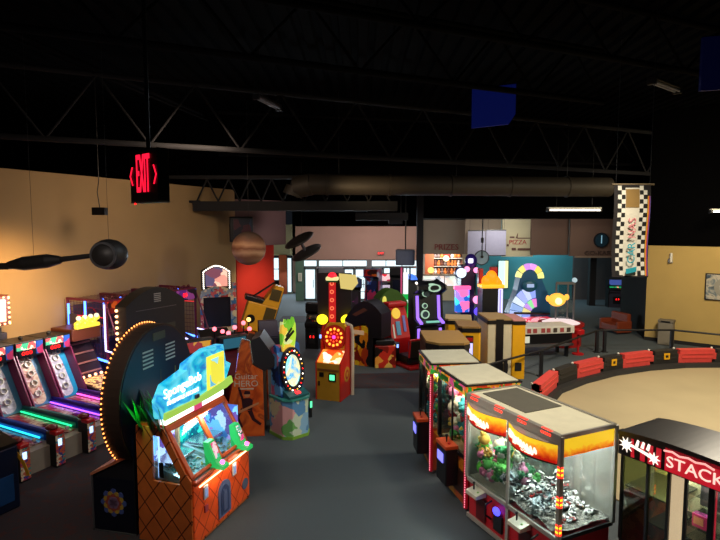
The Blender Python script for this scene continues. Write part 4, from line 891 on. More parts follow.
for x in (-.42, .5): MB().box(x-.06, x+.06, -.38, -.35, .8, .92, SCR, .01).build('card_reader', t)

upright('dark_screen_game', 'dark cabinet with a magenta lit side, standing behind the tower game to its right', -.35, 20.0, 12, .7, .8, 2.6, mat('plum_side', '#3a2238', .5), BLK, art('dim_magenta', ['#2a1028', '#6a2a58', '#181018'], 4, emit=.4), art('dim_blue', ['#1a2848', '#384a70'], 3, emit=.4))
# ---- black motorcycle pod with orange sides
t = thing('motion_ride_game', 'black hooded ride game with orange flame side panels, right of the ring target game', 'ride game', .22, 17.6, 0, -30); t.scale = (.72, .72, 1.08)
hood = [(-.9, 1.0)]+[(-.9+1.9*j/12, 1.1+.75*math.sin(PI*(j+2)/16)+.25*j/12) for j in range(13)]+[(1.0, .9), (.6, .9), (.2, 1.3), (-.5, 1.15)]
MB().prism(hood, 'y', -.45, .5, mat('hood_black', '#141216', .35)).build('hood', t)
MB().prism([(-.85, 0), (-.85, 1.1), (-.3, 1.2), (.3, 1.25), (.3, 0)], 'y', -.42, .45, A_FIRE).build('body', t)
MB().box(.3, .55, -.42, .45, 0, 1.5, BLK, .02).build('frame', t)
MB().box(-.6, .1, -.44, -.42, .95, 1.08, glow('dim_lettering', '#c8a078', .5)).build('side_lettering', t)
MB().prism([(-.5, 1.55), (.1, 1.78), (.3, 1.72), (-.3, 1.5)], 'y', -.46, -.44, mat('rust_streak', '#6a3a28', .5)).build('hood_print', t)
t = thing('fire_art_game', 'short red and yellow car print cabinet low between the hooded ride and the red seats', 'arcade game', .78, 17.25, 0, 6); t.scale = (.72, .7, .72)
MB().box(-.45, .5, -.3, .3, 0, 1.0, art('car_art', ['#e8c060', '#c83020', '#1a1210', '#f0a040', '#801810'], 4), .03).build('body', t)
MB().box(-.4, .45, -.2, .3, 1.0, 1.25, BLK, .05).build('top', t)

# ---- red seat racing game and its fittings
t = thing('racing_game', 'red racing game with a yellow emblem panel and a low black seat in front', 'racing game', 1.2, 18.3, 0, 28); t.scale = (.8, .8, .93)
MB().prism([(-.35, 0), (-.5, .85), (-.25, 1.6), (.05, 2.05), (.4, 1.9), (.4, 0)], 'x', -.45, .45, mat('racer_red', '#b81418', .35)).build('body', t)
M = Matrix.Translation((0, -.4, 1.15)) @ rotx(-.32)
MB().ring((-.1, .6), .0001, .2, 'y', -.05, .02, glow('emblem_yellow', '#ffd040', .7), 20, M=M).box(-.18, .02, -.04, .02, -.2, .3, mat('decal_blue', '#4a90b8', .4), M=M).box(-.35, -.28, -.03, .02, -.3, .2, WHT, M=M).box(.18, .3, -.04, .02, -.1, .5, mat('decal_violet', '#6a70c0', .4), M=M).build('decal', t)
MB().box(-.46, .46, -.2, .3, 1.95, 2.12, RED, .05).build('visor', t)
MB().box(-.6, -.35, -.95, -.45, .0, .8, BLK, .03).box(-.5, -.42, -.97, -.95, .62, .74, SCR).build('coin_box', t)
s1 = thing('racing_chair', 'black bucket seat with red edging before the red racing game', 'seat', 1.65, 17.3, 0, 28)
MB().box(-.3, .3, -.35, .35, .12, .42, BLK, .1).build('cushion', s1); MB().box(-.32, .32, -.45, -.3, .35, .95, BLK, .08).tube([(-.3, -.38, .4), (-.3, -.42, .95), (.3, -.42, .95), (.3, -.38, .4)], .04, RED, 8).build('backrest', s1); MB().box(-.36, .36, -.5, .4, 0, .12, RED, .04).build('seat_base', s1)
s2 = thing('racing_chair', 'black bucket seat with red edging, nearer the purple lit cabinet', 'seat', 2.1, 18.2, 0, 28)
dupsrc = s1
for ch in s1.children:
    c_ = ch.copy(); C.objects.link(c_); c_.parent = s2
for s_ in (s1, s2): s_['group'] = 'racing seats'
# green sloped cabinet
t = thing('green_shell_game', 'rounded dark green cabinet hood with a yellow eye shaped light', 'arcade game', 1.1, 19.9, 0, 20); t.scale = (.75, .75, 1)
MB().prism([(-.6, 0), (-.7, 1.5)]+[(-.7+1.5*j/10, 1.6+.65*math.sin(PI*(j+2)/13)) for j in range(11)]+[(.75, 1.2), (.7, 0)], 'y', -.4, .4, mat('shell_green', '#3a5a1c', .4)).build('body', t)
MB().sph((-.45, -.42, 1.85), .16, glow('eye_yellow', '#e8e060', .8), 14, 8, (.7, .3, 1)).build('lamp', t); MB().box(-.5, .4, -.44, -.4, .9, 1.5, glow('cool_screen', '#8ac8d8', 1.0)).build('screen', t)
# white blue racing machines by the doors
upright('white_blue_game', 'white and blue sided game with a pale rounded top, left of the green hood', .52, 22.6, -20, .6, .7, 2.75, art('white_blue_art', ['#8a98b8', '#c8ccd8', '#4a60a0', '#b04860'], 3), A_BLUE, A_BLUE, A_RED)
upright('red_crest_game', 'colourful game with a red and white crest above the green hood', 1.2, 23.2, 6, .65, .7, 2.5, A_BLUE, A_MIX, art('crest_screen', ['#e0d0e0', '#e04060', '#4060c0', '#f0e8f0'], 5, emit=.7), art('crest_marquee', ['#f03040', '#ffd0d0', '#c02050'], 4, emit=.9))
t = upright('dark_monolith_game', 'tall flat black cabinet left of the black steel column', 1.5, 22.0, -8, .5, .7, 2.85, BLK, BLK, mat('dark_screen', '#10142a', .2), BLK)
t = thing('green_tube_game', 'slim game with a white over green glowing tube, left of the blue dome', 'arcade game', 1.82, 21.4, 0, 0)
MB().box(-.25, .25, -.2, .25, 0, .9, mat('deep_green', '#103a1c', .4), .03).build('base_cabinet', t)
MB().cyl((0, 0, .9), (0, 0, 1.5), .13, glow('tube_green', '#20c050', .8), 16).cyl((0, 0, 1.5), (0, 0, 1.62), .14, glow('tube_white', '#d8ffe8', 1.2), 16).cyl((0, 0, 1.62), (0, 0, 1.85), .12, glow('tube_green', '#20c050', .8), 16).cyl((0, 0, 1.85), (0, 0, 2.7), .1, glow('tube_pale', '#e8f0f0', 1.2), 16).build('light_tube', t)
MB().box(.14, .2, .0, .08, .9, 2.9, DGR).box(-.2, -.14, .0, .08, .9, 2.9, glow('pink_edge', '#e05080', .5)).build('post', t)
t = thing('blue_dome_game', 'game topped with a glowing blue dome beside the black steel column', 'arcade game', 2.12, 22.9, 0, 0); t.scale = (.9, .9, 1)
MB().box(-.3, .3, -.3, .3, 0, 2.1, NAVY, .03).build('body', t); MB().sph((0, -.1, 2.25), .36, glow('dome_blue', '#4a80ff', 1.2), 18, 10, (1, 1, .75)).build('dome', t); MB().cyl((0, -.3, 2.0), (0, -.34, 2.0), .22, glow('dome_white', '#c8dcff', .9), 18).build('display', t)
tv = thing('hanging_television', 'grey boxy television mounted high in front of the transom windows', 'television', 2.05, 24.6, 2.75, rot=-12)
MB().box(-.42, .42, -.1, .35, 0, .72, mat('tv_grey', '#6a7280', .5), .04).build('housing', tv); MB().box(-.34, .34, -.11, -.1, .08, .64, mat('tv_glass', '#7a8494', .25)).build('screen', tv); MB().cyl((0, .2, .7), (0, .2, 3.5), .03, BLK).build('mount', tv)

# ---- black twin stick game with purple light panels
t = thing('purple_lit_game', 'black cabinet with two lilac light strips and oval pale badges', 'arcade game', 2.5, 19.9, 0, 14)
PUR = glow('lilac_panel', '#a070ff', 1.3); w = .55
prof = [(-.3, 0), (-.3, .85), (-.55, .95), (-.55, 1.05), (-.15, 1.15), (-.05, 2.05), (-.5, 2.25), (-.45, 2.4), (.5, 2.55), (.5, 0)]
for s in (-1, 1): MB().prism(prof, 'x', s*w-.03, s*w+.03, BLK).build('side_panel', t)
MB().prism([(-.25, 0), (-.25, .85), (-.5, .97), (-.5, 1.02), (-.1, 1.12), (0, 2.05), (-.4, 2.25), (-.4, 2.38), (.48, 2.52), (.48, 0)], 'x', -w+.03, w-.03, BLK).build('body', t)
M = Matrix.Translation((0, -.12, 1.14)) @ rotx(-.11)
for s in (-1, 1):
    MB().box(s*.42-.06, s*.42+.06, -.03, 0, .03, .85, PUR, .02, M=M).box(s*.42-.06, s*.42+.06, -.29, -.25, .1, .8, PUR, .02).prism([(-.54, 1.0), (-.54, 1.06), (-.15, 1.18), (-.15, 1.14)], 'x', s*.42-.06, s*.42+.06, PUR).build('light_strip', t)
q = MB()
for (x, z, r) in ((.12, 2.3, .24), (-.12, 2.08, .13), (-.15, 1.62, .1), (-.13, 1.3, .16)): q.ring((x, z), .0001, r*.8, 'y', -.3 if z > 2 else -.16, -.12, mat('badge_dark', '#3a4a50', .4), 24, ez=.6 if z > 2.2 else 1); q.ring((x, z), r*.75, r, 'y', -.44 if z > 2.2 else -.18, -.1, glow('badge_pale', '#b8e0c0', .7), 24, ez=.6 if z > 2.2 else 1)
q.build('badge', t)
MB().box(-.2, .3, -.5, -.4, 1.04, 1.1, glow('deck_light', '#8ae0c8', .7), .01).build('control_panel', t)
MB().sph((-.45, -.05, 2.45), .05, WBULB, 8, 6).sph((0, -.1, 2.56), .1, mat('pale_cap', '#c8c8c8', .4), 12, 6, (2.4, 1, .3)).build('top_light', t)

# ---- tall purple cyan tower game
t = thing('purple_tower_game', 'tall narrow blue and purple lit tower game with round glowing discs', 'arcade game', 4.35, 22.6, 0, 8)
MB().box(-.1, .5, .0, .5, 0, 2.9, mat('indigo', '#1c1440', .4), .03).build('body', t)
MB().sph((.35, .1, 3.08), .26, mat('violet_dome', '#2c1a78', .35), 20, 12, (1, .8, 1.15)).build('top_dome', t)
MB().box(.12, .34, -.26, -.16, 3.0, 3.2, glow('white_face', '#e8e8ff', 1.6), .05).build('top_light', t)
MB().cyl((-.18, -.2, 2.6), (-.18, -.3, 2.6), .2, glow('cool_disc', '#d8f0ff', 1.6), 24).cyl((-.18, .0, 2.6), (-.18, -.2, 2.6), .24, mat('disc_rim', '#3a1a5a', .4), 24).build('round_light', t)
MB().box(-.4, .2, -.25, -.05, .95, 1.9, art('cyan_pink', ['#40d8f0', '#a080ff', '#ff70b0', '#e0f8ff', '#2060c0'], 4, emit=1.2), .03).box(-.45, .25, -.26, -.04, 1.9, 2.05, glow('pink_bar', '#ff60a0', 1.4), .02).build('light_column', t)
for k, (x, z) in enumerate(((.1, 2.75), (.5, 2.7), (.55, 1.45), (.6, .95))): MB().sph((x, -.15, z), .12 if k < 2 else .17, glow('rose_lamp', '#ff90c0', 1.8) if k < 3 else glow('violet_lamp', '#6a50ff', 1.2), 12, 8).build('lamp', t)
MB().box(-.85, .1, -.6, -.1, .4, .62, glow('blue_deck', '#3aa0ff', 1.1), .03).box(-.75, 0, -.55, -.1, 0, .4, BLK, .02).build('front_deck', t)
q = MB().ring((0.78, 1.0), .22, .26, 'y', -.05, .0, CHR, 20).ring((.78, .55), .2, .24, 'y', -.05, 0, CHR, 20); q.build('side_ring', t)
t = thing('flame_top_game', 'black cabinet with a glowing orange mound shaped top and a white lit edge', 'arcade game', 5.08, 21.0, 0, 6); t.scale = (.6, .8, .98)
MB().box(-.65, .65, -.4, .4, 0, 2.2, BLK, .02).build('body', t)
q = MB(); OG = glow('mound_orange', '#ff8a10', 1.5)
for (x, z, r) in ((-.3, 2.45, .3), (.05, 2.6, .36), (.35, 2.42, .3), (.55, 2.35, .22)): q.sph((x, -.1, z), r, OG, 16, 9, (1, .9, .8))
q.box(-.7, .78, -.45, .35, 2.2, 2.34, glow('mound_yellow', '#ffb020', 1.3), .04); q.build('topper', t)
MB().box(-.7, -.4, .1, .4, 2.3, 2.95, mat('dim_red_light', '#b02828', .4), .05).box(.1, .6, .15, .4, 2.6, 3.0, mat('dim_red_light', '#b02828', .4), .05).build('rear_sign', t)
MB().box(.38, .68, -.44, -.38, .9, 2.18, glow('white_edge_light', '#d0d0ff', 1.4), .03).box(.45, .55, -.45, -.44, .9, 2.15, glow('lilac_edge', '#9080ff', 1.6)).build('edge_light', t)
MB().box(-.6, .35, -.45, -.4, .35, .62, glow('ember_panel', '#c8401a', .6), .01).build('lower_panel', t)

# ---- big blue spinning wheel game
t = thing('big_wheel_game', 'large blue game with a fan of pastel glowing wedges, left of the glowing fish lamp', 'arcade game', 7.0, 22.0, 0, 4); t.scale = (.88, .88, .95)
BT = mat('deep_teal_blue', '#1a5a88', .4)
MB().prism([(-.9, 0), (-1.0, 1.0), (-.6, 2.0), (-.45, 2.7), (-.1, 3.0), (.4, 2.95), (.6, 2.4), (1.0, 1.6), (1.05, 0)], 'y', .1, .7, BT).build('body', t)
cols = ['#90a8ff', '#c8d8ff', '#a8b8ff', '#e0f0ff', '#98b8f0', '#b0c8ff', '#a0e8d0']; colin = ['#ff90e8', '#a0ffb0', '#d8a0ff', '#fff0a0', '#90a8ff']
q = MB()
for j in range(7):
    t0 = PI*.5+.12+j*.26; q.ring((.35, .95), .75, 1.3, 'y', .0, .1, glow('wedge_%d' % j, cols[j], .95), 4, t0=t0, t1=t0+.23)
for j in range(5):
    t0 = PI*.5+.1+j*.34; q.ring((.35, .95), .35, .7, 'y', -.02, .1, glow('inner_wedge_%d' % j, colin[j], .8), 4, t0=t0, t1=t0+.3)
q.build('wheel_wedges', t)
q = MB()
for j, c_ in enumerate(['#ffff90', '#ffe860', '#e8a0ff', '#d890f0', '#fff080', '#fff8a0']):
    t0 = PI*(.02+.16*j); q.ring((-.05, 2.5), .42, .68, 'y', .0, .12, glow('crown_%d' % j, c_, 1.0), 4, t0=t0, t1=t0+.42)
q.build('crown_arc', t)
MB().sph((-.05, .05, 2.2), .35, mat('dial_teal', '#105a78', .4), 18, 10, (1.1, .4, .8)).box(-.22, .12, -.12, -.08, 2.15, 2.3, glow('soft_badge', '#a0b8e0', .9), .03).build('crown_badge', t)
MB().box(-.75, .85, -.45, .1, 0, .72, A_RED, .03).box(-.75, .9, -.5, .1, .72, .85, art('deck_lights', ['#ff4060', '#ffb0c0', '#c01830', '#ffe0e0'], 6, emit=.7), .02).build('control_deck', t)
MB().cyl((-.8, -.1, 1.05), (.9, -.1, 1.0), .05, BLK, 10).build('handrail', t)
fl = thing('fish_lamp_game', 'round game with a glowing amber fish shaped lamp above a white and red table', 'arcade game', 7.75, 20.6, 0, 0)
MB().cyl((0, 0, 0), (0, 0, .75), .75, mat('table_red', '#a01818', .4), 28).cyl((0, 0, .75), (0, 0, .85), .85, mat('table_red', '#a01818', .4), 28).cyl((0, 0, .85), (0, 0, .93), .7, glow('table_white', '#ffe8e8', .8), 28, .5).build('table', fl)
MB().sph((-.25, -.2, 1.75), .27, glow('amber_fish', '#ffb040', 1.4), 18, 10, (1.25, .6, .95)).sph((-.6, -.2, 1.8), .12, glow('amber_fish', '#ffb040', 1.4), 10, 7, (.6, .5, 1)).sph((.12, -.2, 1.85), .12, glow('amber_fish', '#ffb040', 1.4), 10, 7, (.8, .5, 1)).sph((-.25, -.38, 1.72), .13, glow('amber_core', '#ffe8a0', 2), 12, 8).build('lamp', fl)
q = MB()
for x in (-.1, .35, .6): q.cyl((x, .3, .85), (x, .3, 2.35), .035, GRY, 8)
q.box(-.1, .6, .26, .34, 2.28, 2.38, GRY); q.sph((.6, .3, 2.45), .1, WBULB if False else glow('soft_knob', '#b8d0d8', .8), 10, 7); q.build('frame', fl)
MB().box(.0, .55, .28, .3, .9, 2.28, GLS).build('glass_panel', fl)
# low tables with print apron behind the railing
t = thing('table_game', 'long low table game with a pale printed apron and dark underside, behind the railing', 'table game', 6.25, 18.7, 0, 10)
MB().box(-1.0, 1.15, -.4, .5, .85, 1.1, WHT, .02).build('table_top', t); q = MB()
for x in (-.85, -.62, -.4, -.1, .1, .35, .6, .85): MB().box(x, x+.14, -.41, -.4, .9, 1.05, [mat('print_rose', '#a84848', .5), mat('print_dark2', '#4a3a30', .5)][int(x*20) % 2]).build('apron_print', t)
q = MB(); MB().box(-.95, 1.1, -.35, .45, .5, .85, BLK, .02).build('cabinet', t)
MB().box(-.75, -.5, -.37, -.35, .55, .78, glow('pale_reader', '#d8d8c0', .8), .01).box(-.9, 1.1, -.45, -.35, .42, .5, GRY).build('coin_door', t)
for x in (-.85, .95):
    for y_ in (-.25, .35): MB().box(x-.05, x+.05, y_-.05, y_+.05, 0, .5, BLK).build('leg', t)
rs = thing('red_stool', 'small glossy red stool at the right end of the low table game', 'stool', 7.75, 18.9, 0, 0)
MB().cyl((0, 0, .75), (0, 0, .88), .2, RED, 18).sph((0, 0, .88), .2, RED, 16, 6, (1, 1, .25)).build('seat', rs); MB().cyl((0, 0, 0), (0, 0, .75), .04, RED, 10).cyl((0, 0, 0), (0, 0, .04), .2, RED, 18).build('pedestal', rs)
upright('far_screen_game', 'small game with green and red lit panels in the dark passage below the banner', 14.35, 30.0, -8, .95, .6, 1.55, BLK, mat('grey_white_front', '#4a4a58', .5), art('green_red_screen', ['#30d060', '#f04040', '#ffb080', '#20a060'], 3, emit=1), art('blue_marq', ['#203070', '#4a60b0'], 3, emit=.6))
upright('far_left_game', 'dark game beside the vestibule, left of the tower game', -1.75, 19.9, -10, .45, .55, 1.7, BLK, BLK, art('dim_amber', ['#4a3a20', '#20140c', '#6a5a30'], 4, emit=.3), BLK)
# ---- small dark games behind the big wheel
# ---- bulb marquee game on the left wall
t = thing('arched_marquee_game', 'tall game with an arched bulb lit marquee and dark cage, against the tan wall', 'arcade game', -4.75, 17.7, 0, 20)
PRT = art('pennant_print', ['#3a6a9a', '#c85a5a', '#8a9aa0', '#d8c8a0', '#a03838'], 8)
MB().box(-.5, .5, -.3, .5, 0, 1.1, mat('dark_red_base', '#3a1018', .5), .02).build('body', t)
q = MB()
for s in (-1, 1): q.box(s*.48-.05, s*.48+.05, -.3, -.2, 1.1, 2.35, PRT)
q.box(-.5, .5, -.3, -.2, 1.05, 1.25, PRT); q.prism([(-.5, 2.25), (-.5, 2.45)]+[(-.5+j*.1, 2.45+.16*math.sin(PI*j/10)) for j in range(11)]+[(.5, 2.25)], 'y', -.32, -.2, PRT); q.build('frame', t)
MB().box(-.43, .43, -.2, .4, 1.2, 2.3, mat('cage_dark', '#10141f', .4)).build('cage', t)
a_ = [(-.42, 2.5), (-.42, 3.05)]+[(-.42+.84*j/10, 3.05+.18*math.sin(PI*j/10)) for j in range(11)]+[(.42, 2.5)]
mq = MB().prism([(x*1.12, z if z < 2.6 else z+.05) for x, z in a_], 'y', -.25, .1, BLK).build('marquee', t)
MB().prism([(x*.82, 2.6+(z-2.5)*.85) for x, z in a_], 'y', -.27, -.25, art('marquee_rose', ['#e8a090', '#7a4858', '#ffd0b8', '#5a5070', '#c87868'], 4, emit=.8)).build('marquee_face', mq)
q = MB()
for j in range(9): q.sph((-.41, -.27, 2.55+.065*j), .022, WBULB, 6, 5); q.sph((.41, -.27, 2.55+.065*j), .022, WBULB, 6, 5)
for j in range(13): q.sph((-.38+.063*j, -.27, 3.1+.17*math.sin(PI*j/12)), .024, WBULB, 6, 5)
q.build('bulb', mq)
MB().box(.5, .62, -.25, -.05, 1.0, 2.7, mat('prize_strip', '#8a8a78', .6) if False else PRT).build('side_strip', t)

# ---- black driving decks with red light balls
RB = glow('rose_ball', '#ff6a78', 3.5); AMB = glow('amber_ball', '#ffb060', 3.5)
for k, (x, y, lb, balls) in enumerate(((-3.2, 14.25, 'black game deck with glowing pink light balls, next to the leaning yellow machine', [(-.35, -.1, .1), (-.12, .1, .2), (.12, .1, .3), (.22, -.1, .16), (.3, .2, .36)]),
                                      (-3.95, 14.75, 'black game deck with two glowing balls, left of the one with five', [(-.05, .1, .05), (.12, -.1, 0)]))):
    t = thing('light_ball_game', lb, 'arcade game', x, y, 0, 30, group='black light ball decks')
    MB().prism([(-.4, 0), (-.4, 1.2), (.5, 1.65), (.5, 0)], 'x', -.42, .42, BLK).build('body', t)
    dk = MB().box(-.44, .44, -.5, -.1, 1.12, 1.24, mat('dark_maroon', '#30101a', .4), .03).build('control_deck', t)
    MB().box(-.35, -.2, -.44, -.4, .7, .85, SCRC, .01).build('card_reader', t)
    q = MB()
    for bx_, by_, bz_ in balls: q.cyl((bx_, by_, 1.3), (bx_, by_, 1.62+bz_), .02, BLK, 6); q.sph((bx_, by_, 1.66+bz_), .06, RB if bx_ < .3 else AMB, 12, 8)
    q.build('light_ball', t)
for k, (x, y, lb) in enumerate(((-3.05, 13.15, 'small red cabinet with a cyan card reader, just behind the blue marquee'), (-3.8, 12.7, 'small red cabinet with yellow print, left of its twin behind the blue marquee'))):
    t = thing('red_cabinet_game', lb, 'arcade game', x, y, 0, 40, group='small red cabinets')
    MB().prism([(-.35, 0), (-.35, 1.0), (.35, 1.6), (.35, 0)], 'x', -.4, .4, mat('wine_red', '#5a0f1a', .4)).build('body', t)
    MB().box(-.36, .36, -.38, -.35, .2, .95, A_RED if k else mat('wine_red_b', '#8a1420', .4)).build('front_panel', t)
    MB().box(-.1, .12, -.4, -.36, .72, .86, SCRC, .01).build('card_reader', t)
    MB().box(-.4, .4, .1, .35, 1.5, 1.85, BLK, .03).box(-.3, .3, .08, .1, 1.55, 1.8, [glow('dim_teal_screen', '#2a6a80', .6), art('yellow_print_screen', ['#e0a020', '#a03018'], 6, emit=.5)][k]).build('screen', t)
# ---- leaning yellow machine
t = thing('leaning_yellow_game', 'yellow tilted boxy game standing in front of the red wall', 'arcade game', -3.5, 18.6, 0, 14); t.scale = (1.15, 1.15, 1.12)
YG = mat('ochre_yellow', '#e0a01c', .45); M = Matrix.Translation((-.1, 0, .85)) @ roty(.3)
MB().box(-.35, .75, -.3, .4, 0, .8, BLK, .03).build('base_cabinet', t)
MB().box(-.5, .4, -.35, .35, .0, .85, YG, .03, M=M).prism([(-.1, .85), (.4, .85), (.4, 1.5), (.15, 1.5)], 'y', -.35, .35, YG, M=M).build('body', t)
MB().box(-.62, .02, -.3, .3, .86, 1.0, BLK, .02, M=M).build('hood', t)
MB().box(.06, .36, -.37, -.35, 1.05, 1.4, mat('dark_olive_print', '#4a3c14', .5), M=M).box(.05, .37, -.37, -.35, .25, .8, mat('dark_olive_print', '#4a3c14', .5), M=M).box(.39, .42, -.3, .3, .2, 1.4, mat('dark_olive_print', '#4a3c14', .5), M=M).build('screen', t)
MB().cyl((-.3, -.35, .35), (-.3, -.38, .35), .13, BLK, 18, M=M).build('speaker', t)
MB().cyl((-.45, 0, .9), (.1, 0, 1.55), .03, BLK, 8, M=M).build('strut', t)
t = thing('dark_pedal_game', 'low dark game with red and white dots right of the leaning yellow machine', 'arcade game', -2.95, 17.2, 0, 20)
MB().box(-.35, .35, -.35, .35, 0, 1.05, mat('dark_indigo', '#15162a', .5), .03).prism([(-.2, 1.05), (.3, 1.05), (.3, 1.5), (.1, 1.5)], 'x', -.3, .3, mat('dark_violet_b', '#231a38', .5)).build('body', t)
MB().sph((-.2, -.36, .85), .05, RLED, 8, 6).sph((.0, -.36, .35), .05, glow('soft_dot', '#f0d8c0', 1.5), 8, 6).sph((.25, -.36, .4), .04, glow('soft_dot', '#f0d8c0', 1.5), 8, 6).build('light', t)

# ---- tan topped kiosks
def kiosk(label, x, y, rot, W, D, H, chamf, side, top=BRN, screen=None, group=None, stripe=None):
    t = thing('prize_kiosk', label, 'prize kiosk', x, y, 0, rot, group); w = W/2; d = D/2
    pl = [(-w, -d+chamf), (-w+chamf, -d), (w-chamf*.6, -d), (w, -d+chamf*.6), (w, d), (-w, d)]
    MB().prism([(a*.97, b_*.97) for a, b_ in pl], 'z', 0, H-.06, side).build('body', t)
    MB().prism(pl, 'z', H-.16, H-.05, BLK).prism([(a*.98, b_*.98) for a, b_ in pl], 'z', H-.05, H, top).build('top_board', t)
    if screen: sc2 = MB().box(-w*.35, w*.3, -d-.02, -d+.03, H-1.15, H-.25, BLK, .01).build('bezel', t); MB().box(-w*.3, w*.25, -d-.03, -d-.02, H-1.1, H-.45, screen).build('screen', sc2); MB().box(-w*.3, w*.25, -d-.03, -d-.02, H-.4, H-.3, RED).build('header', sc2)
    if stripe: MB().box(-w*.3, w*.3, -d-.005, -d+.03, .02, H-.02, stripe).build('centre_strip', t)
    MB().box(-w+.1, w-.1, -d+.0, -d+.04, .25, .5, DGR, .01).build('coin_door', t)
    return t
kiosk('tan topped kiosk with cut corners, nearest behind the two tall claw machines', 2.1, 13.3, 0, 1.05, 1.6, 1.82, .28, mat('dark_kiosk', '#2a2018', .5))
kiosk('yellow kiosk with a small pale lilac screen, right of the tan topped kiosk', 3.02, 14.95, -4, .62, .95, 1.84, .1, YEL, mat('tan_board_b', '#8f6c3a', .7), glow('lilac_screen', '#cfc8ff', 1.2))
kiosk('white kiosk back with a wide black centre strip, behind the yellow kiosk', 4.1, 16.3, 2, .74, 1.2, 1.84, .02, mat('ivory_panel', '#c8c0a4', .5), mat('tan_board_c', '#a08458', .7), stripe=BLK)
kiosk('plain yellow kiosk back at the right end of the kiosk row', 4.7, 16.35, 2, .4, 1.1, 1.8, .02, YEL, mat('pink_board', '#c88a88', .6))
kiosk('low yellow edged kiosk behind, with a tan top', 3.0, 16.3, -10, .8, .9, 1.8, .1, YEL, mat('tan_board_d', '#b09868', .7))

# ---- claw machines
def toys(group, label, n, box, cols, parent_m, rmin=.06, rmax=.1, seed=1, kinds='plush'):
    """loose soft toys heaped on the bed of a machine: each one an object of its own"""
    rnd = random.Random(seed); protos = []
    for ci, (cn, c_) in enumerate(cols):
        m = mat('plush_'+cn, c_, .85, var=.2, scale=30)
        q = MB().sph((0, 0, 0), 1, m, 12, 8, (1, .9, .95)).sph((0, -.55, .75), .62, m, 12, 8)
        for s in (-1, 1): q.sph((s*.42, -.5, 1.3), .24, m, 8, 6); q.sph((s*.75, -.6, .15), .32, m, 8, 6); q.sph((s*.5, -.75, -.6), .34, m, 8, 6); q.sph((s*.22, -1.1, .9), .08, BLK, 6, 5)
        q.sph((0, -1.1, .7), .2, mat('plush_cream', '#e0d0b0', .9), 8, 6)
        ms = q.build('plush_toy'); protos.append((cn, ms.data)); bpy.data.objects.remove(ms)
    x0, x1, y0, y1, z0, z1 = box
    for i in range(n):
        cn, me = protos[rnd.randrange(len(protos))]; r = rnd.uniform(rmin, rmax)
        o = bpy.data.objects.new('plush_toy', me); C.objects.link(o)
        o.location = parent_m @ Vector((rnd.uniform(x0, x1), y0+(y1-y0)*rnd.random()**1.7, z0+(z1-z0)*((i+.5)/n)**1.2+r)); o.scale = (r, r, r)
        o.rotation_euler = (rnd.uniform(-.7, .7), rnd.uniform(-.7, .7), rnd.uniform(0, 6.28))
        tag(o, label % cn.replace('_', ' '), 'soft toy', '%s, %s' % (group, cn.replace('_', ' ')))
HDR = art('green_orange_header', ['#e07818', '#1c7a28', '#d03a18', '#f0b040', '#c84a80', '#2a9a3a'], 10, emit=.5)
YGP = art('ochre_side_print', ['#b86a1c', '#c88a28', '#8a3018', '#d89a30', '#a84a20'], 6)
